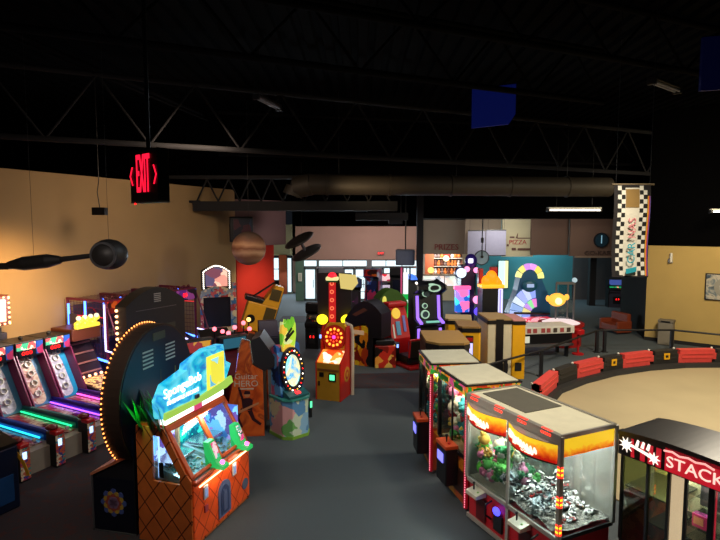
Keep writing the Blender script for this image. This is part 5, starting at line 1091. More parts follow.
def tall_claw(name_label, cx, cy, rot, W, D, H, seed, group, tl, extra):
    t = thing('claw_machine', name_label, 'claw machine', cx, cy, 0, rot); w = W/2; d = D/2
    bz = .86
    MB().box(-w+.02, w-.02, -d+.02, d-.02, .06, bz, YGP, .01).build('base_cabinet', t)
    MB().box(-w+.04, w-.04, -d+.04, d-.04, bz, bz+.04, mat('prize_bed', '#c8a878', .8)).build('prize_bed', t)
    # corner posts, the near ones studded with red leds
    for sx_ in (-1, 1):
        for sy in (-1, 1):
            led = (sx_ == 1 and sy == -1)
            p_ = MB().box(sx_*w-.03, sx_*w+.03, sy*d-.03, sy*d+.03, .06 if led else bz, H-.2, glow('post_red', '#a80c20', .35) if led else BLK, .008).build('corner_post', t)
            if led:
                q = MB()
                for j in range(44): z = .1+j*(H-.32)/44; q.sph((w+.025, -d-.025, z), .011, glow('post_led', '#ff8098', 2.2), 6, 4)
                q.build('led_strip', p_)
    # header band and cream roof
    hd = MB().box(-w-.03, w+.03, -d-.03, d+.03, H-.2, H-.03, HDR, .005).build('header', t)
    for x in (-.28, .28): MB().box(x-.16, x+.16, -d-.036, -d-.03, H-.16, H-.08, mat('header_green', '#157a20', .4)).build('header_print', hd)
    for y in (-.22, .25): MB().box(w+.03, w+.036, y-.14, y+.14, H-.15, H-.08, mat('header_green', '#157a20', .4)).build('header_print', hd)
    MB().box(-w-.045, w+.045, -d-.045, d+.045, H-.035, H-.015, BLK).box(-w, w, -d, d, H-.02, H, CREAM).build('roof', t)
    # panes
    q = MB()
    q.box(-w+.03, w-.03, -d-.004, -d+.004, bz, H-.2, GLS); q.build('front_glass', t)
    for s in (-1, 1): MB().box(s*w-.004, s*w+.004, -d+.03, d-.03, bz, H-.2, GLS).build('side_glass', t)
    MB().box(-w+.03, w-.03, d-.01, d, bz, H-.2, mat('back_white', '#c8c0a8', .5)).build('back_panel', t)
    MB().box(-.015, .015, -d-.012, -d+.012, bz, H-.2, BLK).box(-w, w, -d-.02, -d+.02, bz-.02, bz+.02, BLK).build('glass_divider', t)
    # claw
    c_ = MB().cyl((.1, .0, H-.25), (.1, 0, H-.5), .015, CHR, 8).cyl((.1, 0, H-.5), (.1, 0, H-.58), .05, CHR, 12).box(-w+.05, w-.05, -.02, .02, H-.26, H-.23, GRY)
    for j in range(3): a = 2*PI*j/3; c_.tube([(.1, 0, H-.57), (.1+.09*math.cos(a), .09*math.sin(a), H-.63), (.1+.05*math.cos(a), .05*math.sin(a), H-.72)], .008, CHR, 6)
    c_.build('claw', t)
    MB().cyl((-w+.08, d-.08, H-.23), (w-.08, d-.08, H-.23), .018, glow('cabinet_tube', '#fff0d8', 9), 8).cyl((-w+.08, -d+.08, H-.23), (w-.08, -d+.08, H-.23), .014, glow('cabinet_tube', '#fff0d8', 9), 8).build('tube_light', t)
    # joystick console with screen
    cs2 = MB().box(-.2+extra, .2+extra, -d-.22, -d, .3, .92, BLK, .02).box(-.21+extra, .21+extra, -d-.23, -d, .92, .98, ORG, .01).build('console', t)
    MB().cyl((extra, -d-.12, .97), (extra, -d-.12, 1.08), .012, BLK, 8).sph((extra, -d-.12, 1.09), .028, BLK, 10, 6).cyl((extra+.1, -d-.12, .98), (extra+.1, -d-.12, 1.0), .025, RED, 10).build('joystick', cs2)
    MB().box(-.13+extra, .1+extra, -d-.235, -d-.22, .66, .82, glow('reader_violet', '#7a78ff', 1.8), .03).build('card_reader', cs2)
    MB().box(-.4+.1, .4+.1, -d+.0, -d+.018, .2, .6, mat('chute_door', '#301810', .4)).build('prize_door', t)
    for sx_ in (-1, 1):
        for sy in (-1, 1): MB().cyl((sx_*(w-.06), sy*(d-.06), 0), (sx_*(w-.06), sy*(d-.06), .07), .035, GRY, 10).build('foot', t)
    q = MB().cyl((.35, -d+.015, .3), (.35, -d+.01, .3), .08, BLK, 14); q.build('lock', t)
    th = math.radians(rot); PM = Matrix.Translation((cx, cy, 0)) @ Matrix.Rotation(th, 4, 'Z')
    lt_ = lamp('claw_cabinet_lamp', 'AREA', PM @ Vector((0, 0, H-.24)), 45, (1, .93, .8), .8, PM @ Vector((0, 0, 0)))
    toys(group, tl, 80, (-w+.12, w-.12, -d+.13, d-.15, bz+.03, bz+.85), [('yellow', '#e8b838'), ('pink', '#e07898'), ('cream', '#e8d8b0'), ('teal', '#3a9a98'), ('red', '#c83838'), ('green', '#58a848')], PM, .07, .105, seed)
    return t
tall_claw('tall claw machine with cream roof and red lit corner post, touching the double one', 1.99, 8.96, -75.5, 1.08, .9, 2.1, 3, 'soft toys in the claw machine beside the double one', '%s soft toy heaped in the claw machine beside the long double one', .05)
tall_claw('tall claw machine with cream roof, second from the long double one', 1.7, 10.17, -85, 1.0, .88, 2.1, 5, 'soft toys in the second tall claw machine', '%s soft toy in the tall claw machine farther from the double one', .1)

# ---- long double claw machine
cx, cy, rot = 2.494, 7.457, -65.2
t = thing('double_claw_machine', 'long double claw machine with flame coloured signs and a grey mat on its roof', 'claw machine', cx, cy, 0, rot)
W, D, H = 1.88, .94, 2.02; w = W/2; d = D/2; bz = .7
SIL = mat('silver_frame', '#a8a49c', .35, .3); CRD = mat('cherry_red', '#b81c28', .35)
bc = MB().box(-w+.02, w-.02, -d+.02, d-.02, .08, bz, CRD, .02).build('base_cabinet', t)
MB().box(-w, w, -d-.015, -d+.03, bz-.06, bz+.01, SIL, .01).box(-.03, .03, -d-.015, -d+.02, .1, bz, SIL).box(-w, w, -d-.01, -d+.02, .06, .12, SIL).box(-w, w, d-.02, d, bz-.04, bz, SIL).box(w-.02, w+.01, -d, d, bz-.04, bz+.01, BLK).build('trim_frame', t)
MB().box(-w+.03, -.02, -d+.03, d-.03, bz, bz+.03, mat('bed_pale', '#a89c88', .8)).build('prize_bed', t)
# gravel like chips under the prizes on the right bay
bed, nt, b = newmat('chip_bed'); v = nt.nodes.new('ShaderNodeTexVoronoi'); v.inputs['Scale'].default_value = 70; cr = nt.nodes.new('ShaderNodeValToRGB'); cr.color_ramp.elements[0].color = lin('#3a3834'); cr.color_ramp.elements[1].color = lin('#b8b4a8')
tc = nt.nodes.new('ShaderNodeTexCoord'); nt.links.new(tc.outputs['Object'], v.inputs['Vector']); sp2 = nt.nodes.new('ShaderNodeSeparateColor'); nt.links.new(v.outputs['Color'], sp2.inputs[0]); nt.links.new(sp2.outputs[0], cr.inputs[0]); nt.links.new(cr.outputs[0], b.inputs['Base Color'])
bp = nt.nodes.new('ShaderNodeBump'); bp.inputs['Strength'].default_value = .8; bp.inputs['Distance'].default_value = .02; nt.links.new(v.outputs['Distance'], bp.inputs['Height']); nt.links.new(bp.outputs[0], b.inputs['Normal']); b.inputs['Roughness'].default_value = .6
q = MB(); nx, ny = 26, 22; x0, x1 = -.02, w-.03
vs = [(x0+(x1-x0)*i/nx, -d+.03+(D-.06)*j/ny, bz+.05+.05*math.sin(i*.5)*math.cos(j*.4)*.5+random.uniform(0, .02)) for j in range(ny+1) for i in range(nx+1)]
fs = [[j*(nx+1)+i, j*(nx+1)+i+1, (j+1)*(nx+1)+i+1, (j+1)*(nx+1)+i] for j in range(ny) for i in range(nx)]
q.add(vs, fs, bed, True); o = q.build('bedding', t); o['kind'] = 'stuff'
for (sx_, sy) in ((-1, -1), (1, -1), (-1, 1), (1, 1)):
    p_ = MB().box(sx_*w-.028, sx_*w+.028, sy*d-.028, sy*d+.028, bz, H, SIL, .006).build('corner_post', t)
    if sx_ == 1 and sy == -1:
        q = MB()
        for z0 in (1.5, 1.12, .76): 
            for j in range(5): q.box(w-.018, w+.018, -d-.034, -d-.028, z0+.03*j, z0+.03*j+.02, glow('pixel_red', '#ff3020', 3) if j % 2 == 0 else glow('pixel_amber', '#ffb020', 3)); q.box(w+.028, w+.034, -d-.018, -d+.018, z0+.03*j, z0+.03*j+.02, glow('pixel_red', '#ff3020', 3) if j % 2 == 0 else glow('pixel_amber', '#ffb020', 3))
        q.build('led_strip', p_)
MB().box(-w, w, -d, d, H-.03, H, CREAM, .005).build('roof', t)
q = MB().box(-w, w, -d-.03, -d+.04, H-.12, H+.012, SIL, .006).box(-w, w, d-.03, d+.01, H-.04, H+.015, SIL).box(w-.02, w+.012, -d, d, H-.04, H+.015, SIL).box(-w-.01, -w+.02, -d, d, H-.04, H+.015, SIL)
q.build('roof_frame', t)
MB().box(-.82, .12, -.3, .36, H, H+.012, mat('grey_mat', '#5c594e', .8)).build('roof_mat', t)
for x in (-.75, -.2, .28, .72):
    q = MB()
    for j in range(4): q.box(x-.09+.045*j, x-.06+.045*j, -d-.036, -d-.03, H-.05, H-.02, glow('pixel_red', '#ff3020', 3)); q.box(x-.09+.045*j, x-.06+.045*j, -d-.03, -d+.01, H+.012, H+.016, glow('pixel_red', '#ff3020', 3))
    q.build('roof_led', t)
# curved flame signs
FLM, nt, b = newmat('flame_sign'); tc = nt.nodes.new('ShaderNodeTexCoord'); sx = nt.nodes.new('ShaderNodeSeparateXYZ'); nz = nt.nodes.new('ShaderNodeTexNoise'); nz.inputs['Scale'].default_value = 14
nt.links.new(tc.outputs['Object'], sx.inputs[0]); nt.links.new(tc.outputs['Object'], nz.inputs['Vector'])
ma = nt.nodes.new('ShaderNodeMath'); ma.operation = 'MULTIPLY_ADD'; ma.inputs[1].default_value = .12; nt.links.new(nz.outputs[0], ma.inputs[0]); nt.links.new(sx.outputs[2], ma.inputs[2])
mr = nt.nodes.new('ShaderNodeMapRange'); mr.inputs[1].default_value = H-.27; mr.inputs[2].default_value = H-.1; nt.links.new(ma.outputs[0], mr.inputs[0])
cr = nt.nodes.new('ShaderNodeValToRGB'); e = cr.color_ramp.elements; e[0].color = lin('#b81408'); e[1].color = lin('#ffd028'); e.new(.45).color = lin('#f07010'); nt.links.new(mr.outputs[0], cr.inputs[0])
for s_ in ('Base Color', 'Emission Color'): nt.links.new(cr.outputs[0], b.inputs[s_])
b.inputs['Emission Strength'].default_value = .75
for s in (-1, 1):
    xa, xb = (-w+.02, -.06) if s < 0 else (.02, w-.04)
    N = 14; out = []; inn = []
    for i in range(N+1):
        f_ = i/N; x = xa+(xb-xa)*f_; bow = .14*math.sin(PI*f_); out.append((x, -d-.03-bow))
    poly = out+[(xb, -d), (xa, -d)]
    g = MB().prism(poly, 'z', H-.36, H-.12, FLM).prism([(x, y-.004) for x, y in out]+[(xb, -d), (xa, -d)], 'z', H-.375, H-.36, BLK).prism([(x, y-.004) for x, y in out]+[(xb, -d), (xa, -d)], 'z', H-.12, H-.11, SIL).build('flame_sign', t)
    q = MB(); PW = glow('script_white', '#fff4d8', 1.3); rn = random.Random(3)
    for k in range(11):
        f_ = .1+.062*k; x = xa+(xb-xa)*f_; y = -d-.036-.14*math.sin(PI*f_); zt = H-.18-.006*k+rn.uniform(-.01, .01); hh = rn.uniform(.06, .11)
        q.tube([(x-.015, y-.004, zt-hh), (x-.01, y-.004, zt), (x+.02, y-.006, zt-hh*.4), (x+.025, y-.006, zt-hh)], .012, PW, 6)
    for k in range(4):
        f_ = .5+.06*k; x = xa+(xb-xa)*f_; y = -d-.04-.14*math.sin(PI*f_); q.ring((x, H-.31), .014, .024, 'y', y-.004, y, PW, 12)
    q.build('sign_script', g)
MB().box(w+.0, w+.012, -d+.04, d-.04, H-.27, H-.04, FLM).build('side_sign', t)
q = MB()
for s in (-1, 1): MB().box(min(s*.015, s*(w-.03)), max(s*.015, s*(w-.03)), -d-.004, -d+.004, bz, H-.12, GLS).build('front_glass', t)
MB().box(w-.004, w+.004, -d+.03, d-.03, bz, H-.04, GLS).build('side_glass', t)
MB().box(-w+.03, w-.03, d-.02, d-.012, bz, H-.04, mat('back_mirror_b', '#b0aea4', .15, .5)).box(-w, -w+.01, -d+.03, d-.03, bz, H-.04, mat('back_mirror_b', '#b0aea4', .15, .5)).build('back_panel', t)
MB().box(-.006, .006, -d+.01, d-.03, bz, H-.15, GLS).box(-.02, .02, -d-.02, -d+.01, bz, H-.1, SIL).build('divider', t)
q = MB().box(-w+.03, -w+.33, -d+.3, -d+.308, bz, bz+.3, GLS).box(.1, .45, -d+.34, -d+.348, bz, bz+.32, GLS).box(.45, .456, -d+.02, -d+.34, bz, bz+.32, GLS); q.build('chute_glass', t)
MB().cyl((-w+.06, d-.1, H-.07), (-.08, d-.1, H-.07), .018, glow('bay_tube', '#f0f4ff', 8), 8).cyl((.08, d-.1, H-.07), (w-.06, d-.1, H-.07), .018, glow('bay_tube', '#f0f4ff', 8), 8).cyl((-w+.06, -d+.06, H-.1), (w-.06, -d+.06, H-.1), .014, glow('bay_tube', '#f0f4ff', 8), 8).build('tube_light', t)
for x in (-.55, .35):
    q = MB().box(x-.08, x+.08, -.18, -.02, H-.14, H-.05, DGR, .01).cyl((x, -.1, H-.14), (x, -.1, H-.42), .01, CHR, 8).cyl((x, -.1, H-.42), (x, -.1, H-.5), .045, CHR, 12)
    for j in range(3): a = 2*PI*j/3+.4; q.tube([(x, -.1, H-.49), (x+.11*math.cos(a), -.1+.11*math.sin(a), H-.56), (x+.06*math.cos(a), -.1+.06*math.sin(a), H-.67)], .009, CHR, 6)
    q.build('claw', t)
for x in (-.6, .34):
    g = MB().prism([(-d-.19, bz-.13), (-d-.18, bz-.08), (-d, bz-.04), (-d, bz-.13)], 'x', x-.13, x+.13, mat('steel_plate', '#c8c4b0', .3, .3)).build('control_shelf', t)
    MB().cyl((x-.05, -d-.09, bz-.08), (x-.05, -d-.09, bz+.03), .011, BLK, 8).sph((x-.05, -d-.09, bz+.04), .022, BLK, 8, 6).build('joystick', g)
    MB().sph((x+.06, -d-.1, bz-.065), .02, mat('button_green', '#80a860', .4), 8, 5).build('button', g)
    MB().tube([(x+.28, -d-.02, bz-.1), (x+.27, -d-.12, bz-.14), (x+.26, -d-.12, bz-.3), (x+.27, -d-.02, bz-.38)], .014, BLK, 8).build('handle', t)
    MB().box(x-.1, x+.12, -d-.01, -d+.0, .16, .5, mat('hatch', '#5a1018', .4), .005).build('prize_door', bc)
MB().sph((-.2, -d-.03, .5), .075, glow('violet_reader', '#4a48ff', 2.6), 14, 8, (1, .5, .8)).box(-.28, -.1, -d-.02, -d+.01, .2, .44, DGR).build('card_reader', bc)
MB().box(-.85, -.7, -d-.014, -d, .42, .47, WHT).build('brand_plate', bc)
for sx_ in (-1, 1):
    for sy in (-1, 1): MB().cyl((sx_*(w-.07), sy*(d-.07), 0), (sx_*(w-.07), sy*(d-.07), .09), .03, GRY, 10).build('foot', t)
PM = Matrix.Translation((cx, cy, 0)) @ Matrix.Rotation(math.radians(rot), 4, 'Z')
toys('soft toys in the left bay of the double claw machine', '%s soft toy in the left bay of the long double claw machine', 54, (-w+.12, -.1, -d+.12, d-.12, bz+.04, bz+.55), [('green', '#78d048'), ('pink', '#e890b0'), ('gold', '#d0a040'), ('grey', '#a8a098'), ('dark_green', '#3a8a50'), ('cream', '#e0d8c0')], PM, .06, .095, 9)
gb = MB().sph((0, 0, 0), .1, mat('lime_ball', '#6ad838', .5), 18, 12).ring((0, 0), .098, .103, 'y', -.006, .006, mat('lime_seam', '#3a9a20', .5), 24)
g1 = gb.build('toy_ball'); g1.location = PM @ Vector((-w+.2, -d+.14, bz+.2)); tag(g1, 'lime green ball lying lowest at the left front glass of the double claw machine', 'ball', 'lime green balls')
g2 = g1.copy(); C.objects.link(g2); g2.location = PM @ Vector((-w+.11, -d+.25, bz+.5)); g2['label'] = 'lime green ball higher up in the left back corner of the double claw machine'
for x in (-.47, .45): lamp('claw_bay_lamp', 'AREA', PM @ Vector((x, .1, H-.09)), 50, (1, .97, .9), .7, PM @ Vector((x, .1, 0)))
# small boxed and bagged prizes on the chips
def pack(c1, c2, kind):
    q = MB()
    if kind == 0: q.box(-.05, .05, -.03, .03, -.012, .012, mat('pk_'+c1, '#'+c1, .3), .004).box(-.035, .02, -.02, .02, .012, .014, mat('pk_'+c2, '#'+c2, .4))
    elif kind == 1: q.box(-.035, .035, -.035, .035, -.03, .03, mat('pk_'+c1, '#'+c1, .3), .006).box(-.036, .036, -.02, .02, -.031, .031, mat('pk_'+c2, '#'+c2, .4))
    else: q.ring((0, 0), .025, .045, 'z', -.008, .008, mat('pk_'+c1, '#'+c1, .25), 16).box(-.018, .018, -.055, .055, -.006, .01, mat('pk_'+c2, '#'+c2, .3), .003)
    o = q.build('prize_packet'); me = o.data; bpy.data.objects.remove(o); return me
kinds = [('white and black flat packet', pack('e8e8e0', '202020', 0)), ('black and white flat packet', pack('202022', 'f0f0ea', 0)), ('white boxed prize', pack('dcdcd4', '6a6a68', 1)), ('dark boxed prize', pack('2a2a2c', 'c8c8c0', 1)), ('grey ring shaped trinket', pack('b8b8b4', 'e8e8e8', 2)), ('white ring shaped trinket', pack('e8e8e8', '303030', 2)), ('red and black flat packet', pack('b02820', '181818', 0))]
rnd = random.Random(21)
for i in range(230):
    kn, me = kinds[rnd.choice([0, 1, 2, 3, 4, 5, 0, 1, 2, 4, 5] if i % 15 else [6])]
    fr = i < 150
    x = rnd.uniform(.03, w*.6) if fr else rnd.uniform(.1, w-.1); y = rnd.uniform(-d+.08, d-.08) if fr else rnd.uniform(-d+.08, d-.1)
    z = bz+.1+rnd.uniform(0, .02)+(.3*(i/150)*max(0, 1-x/(w*.7)) if fr else 0)
    o = bpy.data.objects.new('prize_packet', me); C.objects.link(o); o.location = PM @ Vector((x, y, z)); s_ = rnd.uniform(.6, .95); o.scale = (s_,)*3
    o.rotation_euler = (rnd.uniform(-.6, .6), rnd.uniform(-.6, .6), rnd.uniform(0, 6.28))
    tag(o, '%s in the right bay of the double claw machine' % kn, 'prize', 'prizes in the right bay, '+kn)
for i in range(30):
    kn, me = kinds[rnd.choice([0, 1, 2, 4, 5])]
    o = bpy.data.objects.new('prize_packet', me); C.objects.link(o); o.location = PM @ Vector((rnd.uniform(-.5, -.05), rnd.uniform(-d+.1, 0), bz+.12+rnd.uniform(0, .25))); o.scale = (1.2,)*3
    o.rotation_euler = (rnd.uniform(-.8, .8), rnd.uniform(-.8, .8), rnd.uniform(0, 6.28)); tag(o, '%s in the left bay of the double claw machine' % kn, 'prize', 'prizes in the left bay, '+kn)

# ---- stacker prize machine at the lower right
cx, cy, rot = 4.16, 6.32, -59
t = thing('block_stacking_prize_machine', 'black prize machine with a red STACKER sign and lit prize windows, at the lower right', 'prize machine', cx, cy, 0, rot)
W, D, H = 1.6, .8, 2.02; w = W/2; d = D/2
rf = [(-w, H-.1)]+[(-w+W*j/16, H-.06+.06*math.sin(PI*(j/16))**.7) for j in range(17)]+[(w, H-.1)]
MB().prism(rf, 'y', -d-.1, d, mat('dark_satin', '#2b2a2c', .35)).build('roof', t)
MB().box(-w, w, -d-.08, -d, H-.36, H-.05, mat('sign_black', '#120c0e', .4)).box(-w, -w+.02, -d, d, H-.36, H-.08, BLK).box(w-.02, w, -d, d, 0, H-.08, BLK).build('sign_box', t)
sg = MB().box(-.19, w, -d-.1, -d-.08, H-.34, H-.06, glow('sign_red', '#c01828', .9)).prism([(-.62, H-.34), (-.58, H-.34), (-.6, H-.06), (-.62, H-.06)], 'y', -d-.095, -d-.08, glow('sign_red', '#c01828', .9))
for x in (-.5, -.4, -.3): sg.box(x, x+.055, -d-.095, -d-.08, H-.34, H-.07, glow('sign_red', '#c01828', .9))
sg = sg.build('sign_face', t)
q = MB().text('STACKER', .19, (-.17, -d-.115, H-.22), glow('sign_letters', '#ffd8c8', 1.1), depth=.006, align='LEFT', sx=1.1)
q.tube([(-.2, -d-.11, H-.1), (-.1, -d-.11, H-.085), (-.02, -d-.11, H-.11), (.08, -d-.11, H-.09), (.16, -d-.11, H-.11), (.26, -d-.11, H-.09), (.36, -d-.11, H-.12)], .012, glow('sign_script', '#ffb0a8', 1.1), 6)
q.build('sign_lettering', sg)
q = MB(); PB = glow('burst', '#fff0e0', 1.4)
for j in range(9): a = 2*PI*j/9; q.prism([(-.68+.022*math.cos(a+1.57), H-.2+.022*math.sin(a+1.57)), (-.68+.1*math.cos(a), H-.2+.1*math.sin(a)), (-.68-.022*math.cos(a+1.57), H-.2-.022*math.sin(a+1.57))], 'y', -d-.11, -d-.1, PB)
q.cyl((-.68, -d-.1, H-.2), (-.68, -d-.115, H-.2), .05, PB, 14)
q.prism([(-.62, H-.2), (-.3, H-.27), (-.3, H-.23), (-.62, H-.17)], 'y', -d-.11, -d-.1, PB)
for j, x in enumerate((-.54, -.47, -.4)): q.prism([(x-.02, H-.17), (x+.015, H-.18), (x+.03, H-.1), (x+.005, H-.09)], 'y', -d-.11, -d-.1, PB)
for j in range(8): a = 2*PI*j/8; q.prism([(-.32+.02*math.cos(a+1.57), H-.25+.02*math.sin(a+1.57)), (-.32+.08*math.cos(a), H-.25+.08*math.sin(a)), (-.32-.02*math.cos(a+1.57), H-.25-.02*math.sin(a+1.57))], 'y', -d-.112, -d-.1, PB)
q.build('sign_burst', sg)
MB().box(-w, w, -d, d, 0, .5, mat('case_black', '#151214', .4), .01).box(-w+.02, w-.02, d-.03, d, .5, H-.3, mat('lit_back', '#d8c8a0', .6)).build('cabinet', t)
for x in (-w+.02, -w+.36, -.18, .02, .3, w-.02): MB().box(x-.018 if x != .3 else x-.03, x+.018 if x != .3 else x+.03, -d-.02, -d+.02, .5, H-.34, [DGR, BLK][x == .3], .004).build('window_post', t)
MB().box(-w+.02, -.2, -d-.002, -d+.002, .5, H-.34, pane('green_glass', '#b8c4a0', .14)).build('side_window', t)
for (x0, x1) in ((-.16, .27), (.33, w-.03)): MB().box(x0, x1, -d-.002, -d+.002, .5, H-.34, GLS).build('prize_window', t)
MB().box(-.2, .0, -d+.02, -d+.06, .5, H-.34, glow('warm_panel', '#ffcfa0', 1.15)).box(.27, .33, -d+.02, -d+.06, .5, H-.34, glow('red_edge_lit', '#d01830', .9)).build('light_panel', t)
for z in (.85, 1.2): MB().box(-w+.03, -.22, -d+.05, d-.05, z, z+.02, mat('shelf_dark', '#3a342c', .5)).build('shelf', t)
MB().box(-w+.03, -w+.33, -d+.03, d-.3, .5, 1.15, art('red_crate_prize', ['#7a1414', '#b02020', '#d07060', '#501010'], 9)).build('display_block', t)
q = MB()
for j in range(11): q.box(.62, w-.02, -d-.03, -d, .55+.1*j, .63+.1*j, mat('stack_cell', '#5a1414', .4))
q.build('stack_display', t)
MB().cyl((-.1, d-.1, H-.4), (w-.1, d-.1, H-.4), .015, glow('warm_tube', '#ffe0b0', 10), 8).cyl((-w+.1, 0, H-.4), (-.25, 0, H-.4), .012, glow('warm_tube2', '#ffe8c0', 3), 8).build('tube_light', t)
PM = Matrix.Translation((cx, cy, 0)) @ Matrix.Rotation(math.radians(rot), 4, 'Z')
for x in (.06, .55): lamp('prize_window_lamp', 'AREA', PM @ Vector((x, .05, H-.4)), 26, (1, .82, .58), .4, PM @ Vector((x, 0, 0)))
lamp('prize_window_lamp', 'AREA', PM @ Vector((-.5, .05, H-.4)), 12, (1, .9, .65), .4, PM @ Vector((-.5, 0, 0)))
def prize(name, label, cat, p, rz, build, group=None):
    q = MB(); build(q); o = q.build(name); o.location = PM @ Vector(p); o.rotation_euler = (0, 0, math.radians(rot+rz)); tag(o, label, cat, group); return o
def con(q): q.box(-.12, .12, -.06, .06, 0, .2, BLK, .02); q.box(-.09, .09, -.065, -.06, .03, .17, mat('box_shot', '#4a3a40', .4))
def pk(q): q.box(-.1, .1, -.05, .05, 0, .16, mat('pink_box', '#d83a90', .4), .005); q.box(-.08, .03, -.055, -.05, .04, .13, mat('box_pale', '#f0b890', .4))
def wt(q): q.sph((0, 0, .09), .09, WHT, 12, 8); q.sph((.05, -.03, .2), .05, WHT, 10, 6); q.sph((-.05, -.03, .2), .05, WHT, 10, 6); q.cyl((0, -.09, .06), (0, -.1, .06), .03, DGR, 10)
def dk(q): q.box(-.13, .13, -.02, .02, 0, .34, mat('slate_box', '#3a3a42', .4), .01); q.box(-.09, .09, -.024, -.02, .06, .28, mat('slate_print', '#4a4650', .4))
spec = [('boxed_prize', 'dark upright box in the first prize window under the STACKER sign', 'prize', (.12, 0, 1.2), dk), ('boxed_prize', 'dark upright box in the second prize window under the STACKER sign', 'prize', (.52, 0, 1.2), dk),
        ('boxed_prize', 'pink prize box in the first window under the STACKER sign', 'prize', (.1, -.15, 1.0), pk), ('boxed_prize', 'pink prize box in the second window under the STACKER sign', 'prize', (.5, -.15, 1.0), pk),
        ('wrapped_prize', 'white bundle low in the first window under the STACKER sign', 'prize', (.1, -.1, .52), wt), ('wrapped_prize', 'white bundle at the top of the second window under the STACKER sign', 'prize', (.5, -.15, 1.4), wt), ('wrapped_prize', 'white bundle low in the second window under the STACKER sign', 'prize', (.5, -.12, .75), wt)]
for n_, l_, c_, p_, f_ in spec: prize(n_, l_, c_, p_, 0, f_)
for z in (.73, .98, 1.18, 1.38): MB().box(-.15, w-.05, -d+.18, d-.05, z, z+.012, GLS).build('glass_shelf', t)

# ---- prize counter behind the opening
pc = thing('prize_counter', 'glowing white glass prize display counter in the opening under the PRIZES lettering', 'counter', 5.3, 33.0, 0)
MB().box(-1.45, 1.6, -.4, .4, 0, .9, WCRM, .01).build('base_cabinet', pc); MB().box(-1.4, 1.55, -.42, .38, .9, 1.5, art('display_goods', ['#fff8f0', '#e8e8f0', '#f0d8c8', '#d8e8d8', '#a8b0b8'], 5, emit=.8), .01).build('display_case', pc); MB().box(-1.48, 1.62, -.45, .42, 1.5, 1.56, SIL).box(-.2, -.15, -.44, -.42, .9, 1.5, SIL).box(.75, .8, -.44, -.42, .9, 1.5, SIL).build('case_frame', pc)
sh = thing('prize_shelves', 'wall shelves full of colourful prizes behind the counter', 'shelves', 5.9, 36.9, 0)
MB().box(-.9, 1.3, 0, .3, 0, 3.0, mat('shelf_back', '#6a5048', .7)).build('back_panel', sh)
for z in (1.2, 1.75, 2.3): MB().box(-.9, 1.3, -.3, .0, z, z+.04, WHT).build('shelf', sh)
rnd = random.Random(5); protos = []
for i in range(26):
    z = [1.24, 1.79, 2.34][i % 3]; x = 5.1+rnd.uniform(0, .05)+(i//3)*.23; cl_ = rnd.choice([('red', '#c83a30'), ('orange', '#e88840'), ('white', '#e0dcd8'), ('grey', '#8a7a78'), ('brown', '#7a4838')]); m = mat('prize_'+cl_[0], cl_[1], .6)
    o = MB().sph((0, 0, .14), .13, m, 10, 7, (1, .8, 1.1)).sph((0, -.04, .32), .08, m, 8, 6).build('shelf_prize'); o.location = (x, 36.75, z)
    tag(o, '%s prize on the shelves behind the glowing counter' % cl_[0], 'prize', 'prizes behind the counter, '+cl_[0])
lt = thing('counter_lamp', 'warm glowing ball lamp above the prize counter', 'lamp', 5.75, 36.0, 2.35)
MB().sph((0, 0, 0), .2, glow('warm_globe', '#ffe0a8', 2.5), 14, 9).build('globe', lt); MB().cyl((0, 0, .2), (0, 0, .8), .01, BLK).build('cord', lt)
l2 = thing('counter_lamp', 'small yellow lamp standing at the left end of the prize counter', 'lamp', 4.35, 33.0, 1.56)
MB().cyl((0, 0, 0), (0, 0, .1), .1, BRN).build('base', l2); MB().sph((0, 0, .25), .2, glow('yellow_globe', '#ffd878', 1.4), 14, 9).build('shade', l2)

# ================================================================== LIGHTS
CW = (1, .88, .68)
lamp('pusher_lamp', 'AREA', (-2.58, 8.15, 1.66), 22, (.7, .95, 1), .6, (-2.58, 8.15, 0))
lamp('track_lamp', 'AREA', (8.5, 11.5, 6.4), 690, CW, 1.2, (8.8, 12.5, 0))
lamp('claw_front_fill', 'SPOT', (-.6, 5.9, 3.9), 260, (1, .85, .7), .25, (2.1, 8.2, .8), 60, 1)  # unseen spot added to brighten the red claw machine fronts
lamp('centre_games_fill', 'SPOT', (.3, 8.4, 5.4), 210, (1, .93, .85), .3, (-1.6, 12.4, .9), 52, 1)  # added fill for the guitar, spinner and ring target games, no fixture here
lamp('alley_board_fill', 'AREA', (-6.1, 12.3, 2.6), 45, (1, .9, .85), .4, (-7.6, 12.7, 1.1))  # not a lamp of the alleys, put in to lift the target boards
lamp('leaf_lamp', 'POINT', (-3.05, 7.35, 2.02), 5, (.1, 1, .2), .03)
for x in (-.38, .38): lamp('ledge_strip_lamp', 'AREA', Vector((-2.61, 8.19, 0))+Matrix.Rotation(math.radians(72), 3, 'Z') @ Vector((x, -.62, .9)), 2.2, (1, .75, .5), .5, Vector((-2.61, 8.19, .4)), sy=.05)
lamp('claw_lamp', 'SPOT', (3.8, 6.4, 6.3), 620, CW, .3, (2.6, 8.3, 1.5), 95, .9)
lamp('kiosk_lamp', 'SPOT', (4.8, 11.5, 6.2), 520, CW, .3, (3.0, 14.6, 1.5), 70, .8)
lamp('left_wall_lamp', 'SPOT', (-6.6, 11.0, 4.4), 850, (1, .6, .24), .3, (-8.7, 13.1, 2.6), 75, 1)
lamp('right_wall_lamp', 'AREA', (11.0, 15.5, 6.3), 250, (1, .82, .52), 1, (13.5, 19.5, 1.5))
lamp('left_fill_lamp', 'AREA', (-3.8, 13.5, 6.4), 100, (1, .74, .52), 1.5, (-6.6, 16.8, 3.2))
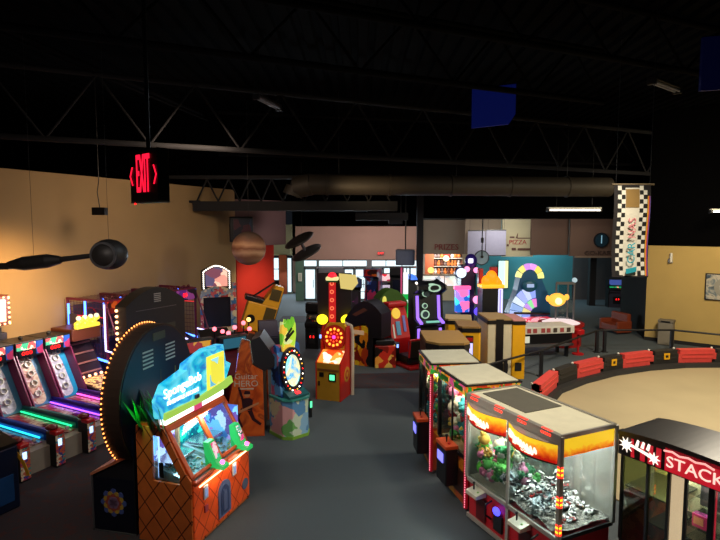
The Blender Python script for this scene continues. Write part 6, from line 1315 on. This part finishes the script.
lamp('left_front_fill', 'AREA', (-3.4, 5.2, 6.0), 90, (1, .85, .75), 1, (-3.4, 8.5, 0))  # invented overhead fill, faint general light for the left foreground
lamp('entrance_daylight', 'AREA', (.0, 32.2, 1.6), 420, (.72, .88, 1), 4.5, (.0, 20, 0), sy=1.6)
lamp('vestibule_daylight', 'AREA', (-4.6, 35.3, 2.3), 160, (.8, .92, 1), 1.2, (-4.3, 31, 0))
lamp('hall_lamp', 'AREA', (0, 10.5, 6.5), 60, (.78, .9, 1), 3, (0, 10.5, 0))
lamp('mid_hall_lamp', 'AREA', (2.5, 18.5, 4.8), 80, (.95, .9, 1), 2.5, (2.5, 19.5, 0))
lamp('far_hall_lamp', 'AREA', (2.0, 27.5, 4.3), 160, (1, .84, .78), 2, (1.5, 33.5, 3))
lamp('upper_wall_lamp', 'AREA', (0.2, 27.5, 4.3), 150, (1, .78, .72), 4, (.2, 32.5, 3.6), sy=.5)
lamp('prize_room_lamp', 'AREA', (5.6, 35.4, 3.1), 110, (1, .9, .8), 1.5, (5.7, 37, 1.5))
lamp('teal_room_lamp', 'AREA', (10.5, 31.2, 4.6), 170, (.6, .9, 1), 1.2, (10.5, 33.2, 2))
lamp('sign_wall_lamp', 'AREA', (7.4, 26.9, 4.8), 160, (1, .95, .85), 1, (7.6, 30, 3.6))
lamp('clock_wall_lamp', 'AREA', (11.5, 26.8, 4.8), 40, (1, .8, .65), 1, (12, 29, 3.2))
lamp('red_wall_lamp', 'SPOT', (-2.6, 20.3, 3.6), 420, (1, .8, .6), .2, (-4.2, 22.3, 1.4), 80, 1)
lamp('bulkhead_lamp', 'SPOT', (-1.2, 19.6, 4.0), 200, (1, .8, .8), .2, (-4.0, 22.3, 4.8), 60, 1)
lamp('yellow_game_fill', 'SPOT', (-1.6, 15.0, 5.0), 260, (1, .85, .7), .2, (-3.4, 18.6, 1.6), 40, 1)  # extra spot without a fixture, lights up the dark leaning yellow game
lamp('duct_lamp', 'SPOT', (-.3, 15.6, 4.9), 220, (1, .72, .4), .2, (.3, 18, 6.0), 60, 1)
